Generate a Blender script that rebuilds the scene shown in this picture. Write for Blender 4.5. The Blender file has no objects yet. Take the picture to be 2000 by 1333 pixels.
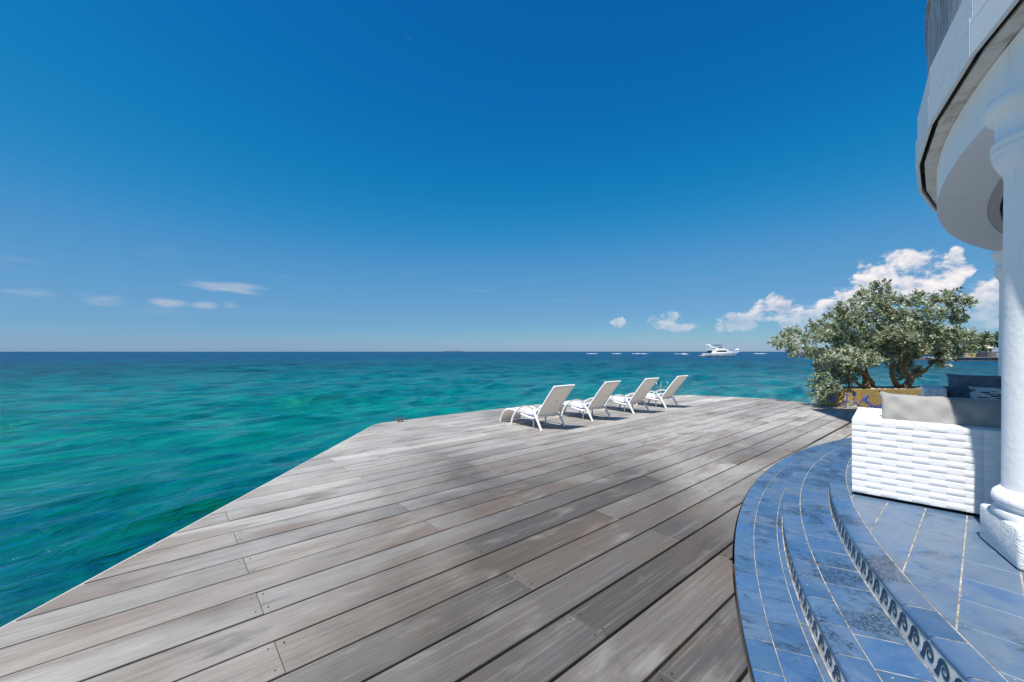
import bpy, bmesh, math, random
import numpy as np
from mathutils import Vector, Matrix, Euler
from mathutils.geometry import tessellate_polygon
random.seed(7); RNG = np.random.default_rng(7)
R = math.radians
SC = bpy.context.scene
COL = SC.collection

# ------------------------------------------------------------------ camera, sky, sun, exposure
F = 788.0; HY = 687.3; CH = 1.6            # focal length and horizon in photo pixels, eye height above the deck
cam = bpy.data.cameras.new('camera'); camo = bpy.data.objects.new('camera', cam); COL.objects.link(camo)
cam.sensor_width = 36; cam.lens = F / 2000 * 36; cam.clip_end = 60000; cam.clip_start = .05
cam.shift_y = (HY - 666.5) / 2000
camo.location = (0, 0, CH); camo.rotation_euler = (R(90), 0, 0)
SC.camera = camo
SUN_AZ, SUN_EL = 39.0, 62.0                # heading the light travels to (clockwise from +Y), elevation
TRAVEL = Vector((math.sin(R(SUN_AZ)) * math.cos(R(SUN_EL)), math.cos(R(SUN_AZ)) * math.cos(R(SUN_EL)), -math.sin(R(SUN_EL))))
sl = bpy.data.lights.new('sun', 'SUN'); slo = bpy.data.objects.new('sun', sl); COL.objects.link(slo)
sl.energy = 5.0; sl.angle = R(.53); sl.color = (1, .95, .87)
slo.rotation_euler = TRAVEL.to_track_quat('-Z', 'Y').to_euler(); slo.location = (-20, -30, 60)
SC.view_settings.view_transform = 'Standard'; SC.view_settings.look = 'None'
SC.view_settings.exposure = 0.4; SC.view_settings.gamma = 1
SC.cycles.max_bounces = 6

class NT:
    """small helper round a node tree"""
    def __init__(s, tree): s.t = tree; tree.nodes.clear()
    def n(s, typ, ins=None, **kw):
        nd = s.t.nodes.new(typ)
        for k, v in kw.items(): setattr(nd, k, v)
        for k, v in (ins or {}).items():
            sock = nd.inputs[k]
            if hasattr(v, 'is_linked') or isinstance(v, bpy.types.NodeSocket): s.t.links.new(v, sock)
            else: sock.default_value = v
        return nd
    def m(s, op, a, b=0.0, c=0.0, clamp=False):
        nd = s.n('ShaderNodeMath', {0: a, 1: b, 2: c}, operation=op); nd.use_clamp = clamp
        return nd.outputs[0]
    def mix(s, f, a, b, blend='MIX'):
        nd = s.n('ShaderNodeMix', data_type='RGBA', blend_type=blend)
        for i, v in ((0, f), (6, a), (7, b)):
            if isinstance(v, bpy.types.NodeSocket): s.t.links.new(v, nd.inputs[i])
            else: nd.inputs[i].default_value = v if i == 0 else (tuple(v) + (1,))[:4]
        return nd.outputs[2]
    def ramp(s, f, stops):
        nd = s.n('ShaderNodeValToRGB', {0: f}); e = nd.color_ramp.elements
        while len(e) < len(stops): e.new(.5)
        for x, (p, c) in zip(e, stops):
            x.position = p; x.color = (tuple(c) + (1,))[:4] if hasattr(c, '__len__') else (c, c, c, 1)
        return nd.outputs[0]
    def sstep(s, x, a, b):
        nd = s.n('ShaderNodeMapRange', {0: x, 1: a, 2: b, 3: 0.0, 4: 1.0}); nd.interpolation_type = 'SMOOTHSTEP'
        return nd.outputs[0]
    def noise(s, vec, scale, detail=4, rough=.55, dist=0.0, out=0, w=None):
        nd = s.n('ShaderNodeTexNoise', noise_dimensions='4D' if w is not None else '3D')
        s.t.links.new(vec, nd.inputs['Vector'])
        nd.inputs['Scale'].default_value = scale; nd.inputs['Detail'].default_value = detail
        nd.inputs['Roughness'].default_value = rough; nd.inputs['Distortion'].default_value = dist
        if w is not None: s.t.links.new(w, nd.inputs['W'])
        return nd.outputs[out]

world = bpy.data.worlds.new('World'); SC.world = world; world.use_nodes = True
def build_world():
    N = NT(world.node_tree)
    sky = N.n('ShaderNodeTexSky', sky_type='NISHITA'); sky.sun_disc = False
    sky.sun_elevation = R(SUN_EL); sky.sun_rotation = R(180 + SUN_AZ)
    sky.altitude = 0; sky.air_density = 1.0; sky.dust_density = .25; sky.ozone_density = 4.0
    tc = N.n('ShaderNodeTexCoord'); sep = N.n('ShaderNodeSeparateXYZ', {0: tc.outputs['Generated']})
    x, y, z = sep.outputs
    az = N.m('ARCTAN2', x, y); el = N.m('ARCSINE', z)
    # deepen the blue as the polarised photograph has it
    SK = .088
    cv = N.n('ShaderNodeRGBCurve', {'Color': N.mix(1.0, sky.outputs[0], (SK, SK, SK), 'MULTIPLY')})
    for ch, pts in ((0, [(0, 0), (.07, .003), (.115, .012), (.19, .082), (.32, .15), (.45, .20), (1, .85)]),
                    (1, [(0, 0), (.13, .128), (.20, .215), (.31, .30), (.46, .365), (.52, .39), (1, .95)]),
                    (2, [(0, 0), (.25, .40), (.36, .51), (.48, .59), (.60, .63), (1, 1.05)])):
        cu = cv.mapping.curves[ch]
        for p_ in pts[1:-1]: cu.points.new(*p_)
        cu.points[0].location = pts[0]; cu.points[-1].location = pts[-1]
    cv.mapping.update()
    EX = 2 ** -.4 / SK
    skyc = N.mix(1.0, cv.outputs[0], (EX, EX, EX), 'MULTIPLY')
    # clouds: blobs given by direction (azimuth, elevation) roughened by noise
    k = 180 / math.pi
    def pxdir(px, py):
        a = math.atan((px - 1000) / F); return a, math.atan((HY - py) / F * math.cos(a))
    p = N.n('ShaderNodeCombineXYZ', {0: az, 1: N.m('MULTIPLY', el, 1.25), 2: 0.0}).outputs[0]
    n1 = N.noise(p, 27, 8, .60, .1)
    n1b = N.noise(N.n('ShaderNodeVectorMath', {0: p, 1: (-.010, .016, 0)}, operation='ADD').outputs[0], 27, 8, .60, .1)
    n2 = N.noise(N.n('ShaderNodeVectorMath', {0: p, 1: (1, 4.2, 1)}, operation='MULTIPLY').outputs[0], 9, 7, .6, .3)
    def env(blobs):
        acc = None
        for (px, py, wx, wy) in blobs:
            a, e = pxdir(px, py); ca = math.cos(a)
            wa = wx / F * ca * ca; we = wy / F * ca
            da = N.m('MULTIPLY', N.m('SUBTRACT', az, a), 1 / wa)
            de = N.m('MULTIPLY', N.m('SUBTRACT', el, e), 1 / we)
            d = N.m('SUBTRACT', 1.0, N.m('ADD', N.m('MULTIPLY', da, da), N.m('MULTIPLY', de, de)))
            acc = d if acc is None else N.m('SMOOTH_MAX', acc, d, .25)
        return N.m('MAXIMUM', acc, -1.5)
    cum = env([(1715, 545, 48, 42), (1758, 505, 38, 18), (1680, 585, 55, 30), (1800, 550, 62, 48), (1858, 540, 30, 42),
               (1868, 500, 15, 18), (1885, 528, 22, 14), (1925, 595, 62, 44), (1640, 612, 70, 26), (1520, 606, 52, 26),
               (1565, 625, 60, 22), (1440, 630, 42, 17), (1300, 626, 33, 16), (1330, 638, 30, 9), (1210, 633, 15, 11),
               (2060, 560, 90, 60), (2200, 600, 160, 40)])
    strat = env([(190, 585, 62, 15), (75, 573, 60, 12), (440, 563, 95, 12), (330, 592, 36, 10), (402, 597, 28, 9), (452, 596, 20, 8),
                 (-160, 590, 130, 14), (-420, 575, 160, 18)])
    dc = N.m('ADD', cum, N.m('MULTIPLY', N.m('SUBTRACT', n1, .46), 5.6))
    dcb = N.m('ADD', cum, N.m('MULTIPLY', N.m('SUBTRACT', n1b, .46), 5.6))
    ac = N.sstep(dc, .0, .85)
    base_fade = N.sstep(el, R(2.2), R(6.5))
    ac = N.m('MULTIPLY', ac, N.m('ADD', .42, N.m('MULTIPLY', base_fade, .53)))
    lit = N.m('ADD', N.m('MULTIPLY', N.m('SUBTRACT', dc, dcb), .55), .48, clamp=True)
    lit = N.m('MULTIPLY', lit, N.m('ADD', .55, N.m('MULTIPLY', base_fade, .5)), clamp=True)
    ccol = N.mix(lit, (3.5, 4.3, 5.7), (8.6, 8.1, 8.0))
    ds = N.m('ADD', strat, N.m('MULTIPLY', N.m('SUBTRACT', n2, .5), 6.5))
    as_ = N.m('MULTIPLY', N.sstep(ds, -.2, 2.2), .60)
    # thin faint scraps all round the horizon
    n3 = N.noise(N.n('ShaderNodeVectorMath', {0: p, 1: (1, 6, 1)}, operation='MULTIPLY').outputs[0], 6, 6, .6)
    faint = N.m('MULTIPLY', N.sstep(n3, .56, .74), N.m('MULTIPLY', N.sstep(el, R(1), R(4)), N.m('SUBTRACT', 1.0, N.sstep(el, R(7), R(13)))))
    skyc = N.mix(N.m('MULTIPLY', faint, .22), skyc, (3.4, 4.2, 5.2))
    skyc = N.mix(as_, skyc, (4.7, 5.1, 5.8))
    skyc = N.mix(ac, skyc, ccol)
    bg = N.n('ShaderNodeBackground', {'Color': skyc, 'Strength': .088})
    out = N.n('ShaderNodeOutputWorld', {0: bg.outputs[0]})
build_world()

# ------------------------------------------------------------------ helpers
def obj(name, me, mat=None, parent=None, loc=(0, 0, 0), rot=(0, 0, 0), **props):
    o = bpy.data.objects.new(name, me); COL.objects.link(o)
    o.location = loc; o.rotation_euler = rot
    if mat is not None and me is not None and len(me.materials) == 0: me.materials.append(mat)
    if parent is not None: o.parent = parent
    for k, v in props.items(): o[k] = v
    return o
def empty(name, loc=(0, 0, 0), rz=0.0, **props):
    o = obj(name, None, loc=loc, rot=(0, 0, rz), **props); o.empty_display_size = .2; return o
def struct(o): o['kind'] = 'structure'; return o
def mesh(verts, faces, smooth=False, name='m'):
    me = bpy.data.meshes.new(name); me.from_pydata([tuple(v) for v in verts], [], [tuple(f) for f in faces]); me.update()
    if smooth: me.polygons.foreach_set('use_smooth', [True] * len(me.polygons))
    return me
class MB:
    """collects simple shapes into one mesh"""
    def __init__(s): s.v = []; s.f = []
    def add(s, v, f):
        b = len(s.v); s.v += [tuple(p) for p in v]; s.f += [tuple(i + b for i in q) for q in f]; return s
    def box(s, x0, x1, y0, y1, z0, z1, M=None):
        v = [Vector((x, y, z)) for z in (z0, z1) for y in (y0, y1) for x in (x0, x1)]
        if M is not None: v = [M @ p for p in v]
        return s.add(v, [(0, 2, 3, 1), (4, 5, 7, 6), (0, 1, 5, 4), (2, 6, 7, 3), (0, 4, 6, 2), (1, 3, 7, 5)])
    def lathe(s, prof, n=32, c=(0, 0, 0), cap=True):
        v = []; f = []
        for (r, z) in prof:
            for i in range(n):
                a = 2 * math.pi * i / n; v.append((c[0] + r * math.cos(a), c[1] + r * math.sin(a), c[2] + z))
        for j in range(len(prof) - 1):
            for i in range(n): f.append((j * n + i, j * n + (i + 1) % n, (j + 1) * n + (i + 1) % n, (j + 1) * n + i))
        if cap: f.append(tuple(range(n))[::-1]); f.append(tuple(range((len(prof) - 1) * n, len(prof) * n)))
        return s.add(v, f)
    def tube(s, pts, rad, n=8, flat=1.0):
        pts = [Vector(p) for p in pts]; m = len(pts)
        rad = rad if hasattr(rad, '__len__') else [rad] * m
        t = [(pts[min(i + 1, m - 1)] - pts[max(i - 1, 0)]).normalized() for i in range(m)]
        up = Vector((0, 0, 1)) if abs(t[0].z) < .9 else Vector((1, 0, 0))
        nrm = (up - t[0] * up.dot(t[0])).normalized(); v = []; f = []
        for i in range(m):
            nrm = (nrm - t[i] * nrm.dot(t[i])).normalized(); b = t[i].cross(nrm)
            for k in range(n):
                a = 2 * math.pi * k / n; v.append(pts[i] + rad[i] * (math.cos(a) * nrm * flat + math.sin(a) * b))
        for i in range(m - 1):
            for k in range(n): f.append((i * n + k, i * n + (k + 1) % n, (i + 1) * n + (k + 1) % n, (i + 1) * n + k))
        f.append(tuple(range(n))[::-1]); f.append(tuple(range((m - 1) * n, m * n)))
        return s.add(v, f)
    def me(s, smooth=False, name='m'): return mesh(s.v, s.f, smooth, name)
def bevel_mesh(me, w, seg=2, ang=30):
    bm = bmesh.new(); bm.from_mesh(me)
    es = [e for e in bm.edges if len(e.link_faces) == 2 and e.calc_face_angle(0) > R(ang)]
    bmesh.ops.bevel(bm, geom=es, offset=w, segments=seg, profile=.5, affect='EDGES', clamp_overlap=True)
    bm.to_mesh(me); bm.free(); return me
def autosmooth(me, ang=40):
    bm = bmesh.new(); bm.from_mesh(me)
    for f in bm.faces: f.smooth = True
    for e in bm.edges:
        if len(e.link_faces) == 2 and e.calc_face_angle(0) > R(ang): e.smooth = False
    bm.to_mesh(me); bm.free(); return me
def catmull(P, n=8):
    P = [Vector(p) for p in P]; P = [P[0] * 2 - P[1]] + P + [P[-1] * 2 - P[-2]]; out = []
    for i in range(1, len(P) - 2):
        for k in range(n):
            t = k / n; a, b, c, d = P[i - 1:i + 3]
            out.append(.5 * ((2 * b) + (c - a) * t + (2 * a - 5 * b + 4 * c - d) * t * t + (3 * b - a - 3 * c + d) * t ** 3))
    out.append(P[-2]); return out
def ground(px, py, z=0.0):
    Z = (CH - z) * F / (py - HY); return Vector(((px - 1000) / F * Z, Z, z))
def at(px, py, Y):
    return Vector(((px - 1000) / F * Y, Y, CH + (HY - py) / F * Y))

# ------------------------------------------------------------------ materials
def material(name, fn=None, base=(.8, .8, .8), rough=.6, spec=.5, metal=0.0, **kw):
    m = bpy.data.materials.new(name); m.use_nodes = True; N = NT(m.node_tree)
    b = N.n('ShaderNodeBsdfPrincipled'); N.n('ShaderNodeOutputMaterial', {0: b.outputs[0]})
    b.inputs['Base Color'].default_value = (*base, 1); b.inputs['Roughness'].default_value = rough
    b.inputs['Specular IOR Level'].default_value = spec; b.inputs['Metallic'].default_value = metal
    for k, v in kw.items(): b.inputs[k.replace('_', ' ')].default_value = v
    N.b = b
    N.set = lambda k, v: N.t.links.new(v, b.inputs[k])
    def bump(h, strength=.3, dist=.01, prev=None):
        nd = N.n('ShaderNodeBump', {'Height': h, 'Strength': strength, 'Distance': dist})
        if prev is not None: N.t.links.new(prev, nd.inputs['Normal'])
        N.t.links.new(nd.outputs[0], b.inputs['Normal']); return nd.outputs[0]
    N.bump = bump
    if fn: fn(N)
    return m
def ocoord(N, sc=(1, 1, 1), out='Object'):
    tc = N.n('ShaderNodeTexCoord')
    return N.n('ShaderNodeMapping', {'Vector': tc.outputs[out], 'Scale': sc}).outputs[0]
def wcoord(N, sc=(1, 1, 1)):
    g = N.n('ShaderNodeNewGeometry'); return N.n('ShaderNodeMapping', {'Vector': g.outputs['Position'], 'Scale': sc}).outputs[0]
def rnd(N): return N.n('ShaderNodeObjectInfo').outputs['Random']

def f_plank(N):
    r = rnd(N); w = N.m('MULTIPLY', r, 40.0)
    grain = N.noise(ocoord(N, (1.2, 64, 1)), 2.2, 8, .72, .12, w=w)
    fine = N.noise(ocoord(N, (6, 190, 1)), 2.0, 4, .7, w=w)
    blot = N.noise(ocoord(N, (1.1, 3.2, 1)), 1.5, 5, .6, .5, w=w)
    blot2 = N.noise(ocoord(N, (.7, 2.4, 1)), 1.1, 4, .55, .4, w=N.m('ADD', w, 17.0))
    streak = N.noise(ocoord(N, (.5, 24, 1)), 2.0, 7, .66, .12, w=w)
    g = N.n('ShaderNodeNewGeometry'); ps = N.n('ShaderNodeSeparateXYZ', {0: g.outputs['Position']})
    wear = N.noise(g.outputs['Position'], .55, 4, .6, .4)
    # lighter towards the open edge, the far end and the terrace; middle grey-brown
    lighter = N.m('MAXIMUM', N.m('SUBTRACT', 1.0, N.sstep(ps.outputs[0], -2.4, .3)), N.m('MULTIPLY', N.sstep(ps.outputs[1], 4.0, 8.0), .95))
    lighter = N.m('MAXIMUM', lighter, N.m('MULTIPLY', N.sstep(ps.outputs[0], 1.2, 2.6), .55))
    lighter = N.m('ADD', N.m('MULTIPLY', lighter, .95), N.m('MULTIPLY', N.m('SUBTRACT', wear, .56), 1.5), clamp=True)
    base = N.ramp(r, [(0, (.062, .054, .049)), (.2, (.112, .104, .098)), (.4, (.078, .072, .071)), (.6, (.138, .126, .115)), (.8, (.088, .070, .056)), (1, (.160, .150, .140))])
    sb = N.ramp(r, [(0, (.27, .255, .24)), (.2, (.41, .395, .375)), (.4, (.32, .31, .295)), (.6, (.47, .45, .425)), (.8, (.34, .315, .29)), (1, (.56, .545, .52))])
    c = N.mix(lighter, base, sb)
    c = N.mix(N.m('MULTIPLY', N.sstep(blot, .54, .72), .26), c, (.43, .42, .40))           # salt-bleached patches
    c = N.mix(N.m('MULTIPLY', N.sstep(blot2, .50, .70), .6), c, (.135, .090, .062))         # browner, less weathered wood
    c = N.mix(N.m('MULTIPLY', N.sstep(N.m('SUBTRACT', 1.0, blot), .55, .72), .5), c, (.065, .065, .078))
    c = N.mix(N.m('MULTIPLY', N.sstep(streak, .50, .68), .34), c, (.060, .056, .056))
    c = N.mix(N.m('MULTIPLY', N.sstep(N.m('SUBTRACT', 1.0, streak), .52, .68), .20), c, (.40, .395, .39))
    c = N.mix(N.m('MULTIPLY', N.sstep(grain, .45, .70), .5), c, (.050, .047, .046))
    c = N.mix(N.m('MULTIPLY', N.sstep(fine, .54, .72), .5), c, (.042, .038, .035))
    sp = N.noise(ocoord(N, (3, 9, 1)), 9, 3, .6, w=w)
    c = N.mix(N.m('MULTIPLY', N.sstep(sp, .68, .76), .5), c, (.035, .028, .022))
    N.set('Base Color', c); N.b.inputs['Roughness'].default_value = .62; N.b.inputs['Specular IOR Level'].default_value = .35
    h = N.m('ADD', N.m('MULTIPLY', grain, -.7), N.m('MULTIPLY', fine, -.5))
    N.bump(h, .5, .005)
M_plank = material('weathered_plank', f_plank)
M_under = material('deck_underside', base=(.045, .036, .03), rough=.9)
M_nail = material('rusty_nail', base=(.05, .03, .02), rough=.7, metal=.5)
def f_tile(N):
    r = rnd(N); w = N.m('MULTIPLY', r, 30.0)
    P = wcoord(N)
    n = N.noise(P, 7, 5, .6, .4); n2 = N.noise(ocoord(N, (1, 1, 1)), 6, 5, .65, .8, w=w)
    c = N.ramp(r, [(0, (.034, .082, .175)), (.2, (.056, .122, .228)), (.4, (.040, .100, .222)), (.6, (.078, .130, .210)), (.8, (.046, .115, .250)), (1, (.096, .130, .185))])
    c = N.mix(N.m('MULTIPLY', N.sstep(n2, .42, .72), .55), c, (.12, .185, .27))
    c = N.mix(N.m('MULTIPLY', N.sstep(n, .60, .74), .30), c, (.15, .14, .17))              # worn purplish glaze
    al = N.noise(P, 2.6, 8, .72, .3); al2 = N.noise(P, 75, 4, .75)
    a = N.m('MULTIPLY', N.sstep(al, .515, .60), N.sstep(al2, .42, .54))
    c = N.mix(N.m('MULTIPLY', a, .85), c, (.018, .030, .050))                              # black weather stains
    v = N.n('ShaderNodeTexVoronoi', {'Vector': P, 'Scale': 17.0}).outputs['Distance']
    c = N.mix(N.m('MULTIPLY', N.m('LESS_THAN', v, .055), N.sstep(N.noise(P, 3, 2), .5, .6)), c, (.62, .62, .62))
    N.set('Base Color', c)
    N.set('Roughness', N.m('ADD', .24, N.m('MULTIPLY', n2, .3)))
    N.bump(N.m('ADD', n2, N.m('MULTIPLY', al2, .25)), .25, .004)
M_tile = material('blue_glazed_tile', f_tile, spec=.5)
def f_tile_worn(N):
    f_tile(N); c = N.b.inputs['Base Color'].links[0].from_socket; P = wcoord(N, (1, 1, 1)); n = N.noise(P, 5, 6, .65, .5)
    N.set('Base Color', N.mix(N.m('MULTIPLY', N.sstep(n, .32, .62), .7), c, (.125, .175, .235)))
M_tilew = material('worn_blue_tile', f_tile_worn, spec=.5)
def f_grout(N):
    n = N.noise(wcoord(N), 14, 6, .7)
    N.set('Base Color', N.ramp(n, [(.32, (.06, .045, .035)), (.47, (.28, .25, .21)), (.68, (.52, .50, .46))])); N.bump(n, .5, .006)
M_grout = material('sandy_grout', f_grout, rough=.9)
def f_riser(N):
    P = wcoord(N, (1, 1, 1)); n = N.noise(P, 9, 5, .6); n2 = N.noise(wcoord(N, (1, 1, 7)), 6, 4, .6, .6)
    c = N.ramp(n, [(.3, (.76, .72, .60)), (.7, (.85, .83, .77))])
    c = N.mix(N.m('MULTIPLY', N.sstep(n2, .56, .64), .45), c, (.30, .42, .50))
    c = N.mix(N.m('MULTIPLY', N.sstep(N.noise(P, 22, 4, .7), .6, .75), .5), c, (.22, .17, .11))
    N.set('Base Color', c)
M_riser = material('cream_riser_tile', f_riser, rough=.4)
def f_motif(N):
    n = N.noise(wcoord(N), 40, 3, .6)
    N.set('Base Color', N.ramp(n, [(.35, (.012, .030, .075)), (.7, (.035, .075, .13))]))
M_motif = material('navy_wave_paint', f_motif, rough=.4)
def f_plaster(N):
    P = wcoord(N); n = N.noise(P, 26, 6, .62); n2 = N.noise(P, 2.5, 4, .6)
    N.set('Base Color', N.mix(N.m('MULTIPLY', N.sstep(n2, .45, .8), .5), (.85, .85, .85), (.78, .78, .78)))
    dr = N.noise(wcoord(N, (9, 9, .7)), 2.2, 5, .65, .2); c0_ = N.b.inputs['Base Color'].links[0].from_socket
    c0_ = N.mix(N.m('MULTIPLY', N.sstep(dr, .56, .75), .35), c0_, (.55, .54, .50)); N.set('Base Color', c0_)
    N.bump(N.m('ADD', n, N.m('MULTIPLY', N.noise(P, 7, 3, .5), 1.2)), .30, .010)
M_plaster = material('white_plaster', f_plaster, rough=.7, spec=.3)
def f_rough_plaster(N):
    P = wcoord(N, (1, 1, 1.8)); n = N.noise(P, 24, 5, .6, .8)
    N.b.inputs['Base Color'].default_value = (.78, .79, .80, 1)
    N.bump(n, .9, .022)
M_rough = material('rough_white_plaster', f_rough_plaster, rough=.75, spec=.3)
def f_soffit(N):
    n = N.noise(wcoord(N), 60, 4, .6); N.b.inputs['Base Color'].default_value = (.52, .50, .48, 1); N.bump(n, .25, .004)
M_soffit = material('white_soffit', f_soffit, rough=.8, spec=.2)
def f_board(N):
    r = rnd(N); w = N.m('MULTIPLY', r, 20.0)
    g = N.noise(ocoord(N, (1.5, 30, 30)), 2, 6, .65, .2, w=w); b = N.noise(ocoord(N, (1, 3, 3)), 3, 5, .6, w=w)
    c = N.mix(N.sstep(g, .55, .72), (.72, .74, .75), (.46, .46, .44))
    c = N.mix(N.m('MULTIPLY', N.sstep(b, .62, .74), .7), c, (.30, .28, .25))
    N.set('Base Color', c); N.bump(g, -.4, .004)
M_board = material('whitewashed_board', f_board, rough=.75, spec=.25)
def f_cream(N):
    b = N.noise(wcoord(N), 6, 6, .65); N.set('Base Color', N.ramp(b, [(.3, (.40, .34, .26)), (.5, (.62, .60, .55)), (.8, (.70, .69, .66))]))
M_cream = material('cream_soffit_board', f_cream, rough=.8, spec=.2)
def f_grey(N):
    r = rnd(N); w = N.m('MULTIPLY', r, 20.0)
    g = N.noise(ocoord(N, (26, 26, 1.6)), 2, 7, .7, .3, w=w)
    N.set('Base Color', N.ramp(g, [(.3, (.12, .12, .125)), (.5, (.32, .33, .35)), (.7, (.58, .60, .63))])); N.bump(g, .7, .01)
M_grey = material('grey_weathered_post', f_grey, rough=.85, spec=.2)
def f_weave(ax):
    def f(N):
        tc = N.n('ShaderNodeTexCoord'); s = N.n('ShaderNodeSeparateXYZ', {0: tc.outputs['Object']}).outputs[ax]
        wv = N.m('SINE', N.m('MULTIPLY', s, 2 * math.pi / .0095))
        n = N.noise(ocoord(N), 30, 3, .6)
        c = N.mix(N.sstep(wv, -1.0, -.6), (.70, .70, .70), (.77, .77, .77))
        c = N.mix(N.m('MULTIPLY', N.sstep(n, .6, .8), .25), c, (.72, .70, .66))
        N.set('Base Color', c)
    return f
M_weave_h = material('white_wicker_band', f_weave(2), rough=.45, spec=.35)
M_weave_v = material('white_wicker_upright', f_weave(0), rough=.45, spec=.35)
M_wcore = material('wicker_core', base=(.30, .30, .30), rough=.8)
def f_fabric(col, var=.85):
    def f(N):
        P = ocoord(N); n = N.noise(P, 5, 5, .6, .6); wv = N.noise(P, 420, 2, .5)
        N.set('Base Color', N.mix(N.sstep(n, .3, .75), tuple(x * var for x in col), col))
        N.bump(N.m('ADD', N.m('MULTIPLY', n, 1.0), N.m('MULTIPLY', wv, .05)), .35, .02)
        N.b.inputs['Sheen Weight'].default_value = .2
    return f
M_cush = material('light_grey_fabric', f_fabric((.325, .32, .31)), rough=.9, spec=.15)
M_cushd = material('slate_blue_fabric', f_fabric((.16, .19, .225)), rough=.9, spec=.15)
def f_leafprint(N):
    P = ocoord(N, (1, 1, 1)); c = (.60, .62, .60)
    for i, (ang, sx, sy, col) in enumerate([(35, 5, 30, (.035, .05, .05)), (-40, 5, 26, (.05, .07, .055)), (12, 6, 34, (.03, .045, .055)), (70, 5, 30, (.16, .16, .06))]):
        m = N.n('ShaderNodeMapping', {'Vector': P, 'Rotation': (0, R(ang), 0), 'Scale': (sx, 1, sy), 'Location': (i * 3.1, 0, i * 1.7)}).outputs[0]
        v = N.n('ShaderNodeTexVoronoi', {'Vector': m, 'Scale': .8, 'Randomness': 1.0}).outputs['Distance']
        c = N.mix(N.m('LESS_THAN', v, .26), c, col)
    N.set('Base Color', c)
M_print = material('leaf_print_fabric', f_leafprint, rough=.9, spec=.15)
def f_resin(N):
    P = ocoord(N, (1, 1, 1)); v = N.n('ShaderNodeTexWave', {'Vector': P, 'Scale': 30.0, 'Distortion': .4}, bands_direction='X').outputs[1]
    v2 = N.n('ShaderNodeTexWave', {'Vector': P, 'Scale': 30.0, 'Distortion': .4}, bands_direction='Y').outputs[1]
    h = N.m('MULTIPLY', v, v2); N.set('Base Color', N.mix(h, (.66, .63, .59), (.80, .78, .75))); N.bump(h, .3, .003)
def f_resin_t(N):
    f_resin(N); tr = N.n('ShaderNodeBsdfTranslucent', {'Color': (.85, .77, .70, 1)}); mx = N.n('ShaderNodeMixShader', {0: .5, 1: N.b.outputs[0], 2: tr.outputs[0]})
    o = [x for x in N.t.nodes if x.type == 'OUTPUT_MATERIAL'][0]; N.t.links.new(mx.outputs[0], o.inputs[0])
M_resin = material('white_woven_resin', f_resin_t, rough=.5, spec=.35)
M_frame = material('white_resin_frame', base=(.80, .79, .77), rough=.4, spec=.4)
M_arm = material('taupe_armrest', base=(.34, .29, .25), rough=.5)
def f_towel(N):
    s = N.n('ShaderNodeSeparateXYZ', {0: ocoord(N)}).outputs[1]
    a = N.m('ABSOLUTE', s); st = N.m('MULTIPLY', N.m('GREATER_THAN', a, .165), N.m('LESS_THAN', a, .188))
    st2 = N.m('LESS_THAN', N.m('ABSOLUTE', N.m('SUBTRACT', a, .205)), .008)
    c = N.mix(N.m('MAXIMUM', st, st2), (.76, .77, .80), (.10, .14, .27)); N.set('Base Color', c)
    N.bump(N.noise(ocoord(N), 160, 3, .7), .5, .004)
M_towel = material('striped_towel', f_towel, rough=.95, spec=.1)
def f_roll(N):
    P = ocoord(N); s = N.n('ShaderNodeSeparateXYZ', {0: P}); 
    rr = N.m('SQRT', N.m('ADD', N.m('POWER', s.outputs[0], 2.0), N.m('POWER', s.outputs[2], 2.0)))
    th = N.m('MULTIPLY', N.m('ARCTAN2', s.outputs[0], s.outputs[2]), 1 / (2 * math.pi))
    sp = N.m('FRACT', N.m('ADD', N.m('MULTIPLY', rr, 42.0), th))
    st = N.m('LESS_THAN', N.m('FRACT', N.m('MULTIPLY', s.outputs[1], 14.0)), .45)
    c = N.mix(N.m('MAXIMUM', N.m('LESS_THAN', sp, .38), N.m('MULTIPLY', st, N.m('GREATER_THAN', rr, .0655))), (.72, .74, .78), (.08, .12, .25))
    N.set('Base Color', c); N.bump(N.noise(P, 160, 3, .7), .4, .004)
M_roll = material('rolled_striped_towel', f_roll, rough=.95, spec=.1)
M_badge = material('dark_badge', base=(.05, .05, .06), rough=.5)
M_chrome = material('polished_steel', base=(.75, .76, .78), rough=.15, metal=1.0)
def f_rust(N):
    n = N.noise(ocoord(N), 30, 5, .7); N.set('Base Color', N.ramp(n, [(.3, (.07, .05, .04)), (.6, (.17, .10, .06)), (.8, (.30, .26, .22))]))
M_rust = material('rusted_iron', f_rust, rough=.75, metal=.3)
def f_mosaic(cols, grout, scale, edge):
    def f(N):
        P = wcoord(N); v = N.n('ShaderNodeTexVoronoi', {'Vector': P, 'Scale': scale}); d = N.n('ShaderNodeTexVoronoi', {'Vector': P, 'Scale': scale}, feature='DISTANCE_TO_EDGE').outputs['Distance']
        g = N.n('ShaderNodeSeparateColor', {0: v.outputs['Color']}).outputs[0]
        c = N.ramp(g, [(i / (len(cols) - 1), k) for i, k in enumerate(cols)])
        m = N.m('LESS_THAN', d, edge); N.set('Base Color', N.mix(m, c, grout))
        N.set('Roughness', N.m('ADD', .22, N.m('MULTIPLY', m, .6))); N.bump(N.sstep(d, 0, edge * 1.6), .5, .006)
    return f
M_gold = material('gold_mosaic', f_mosaic([(.27, .155, .03), (.38, .24, .06), (.47, .33, .11), (.32, .19, .05)], (.30, .22, .11), 48, .035))
M_blue = material('cobalt_mosaic', f_mosaic([(.012, .018, .20), (.025, .04, .36), (.016, .026, .27), (.05, .08, .42)], (.45, .48, .58), 24, .035))
M_teal = material('pale_green_mosaic', f_mosaic([(.30, .45, .42), (.42, .52, .48), (.55, .60, .55), (.22, .38, .36)], (.5, .5, .46), 30, .05))
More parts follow.
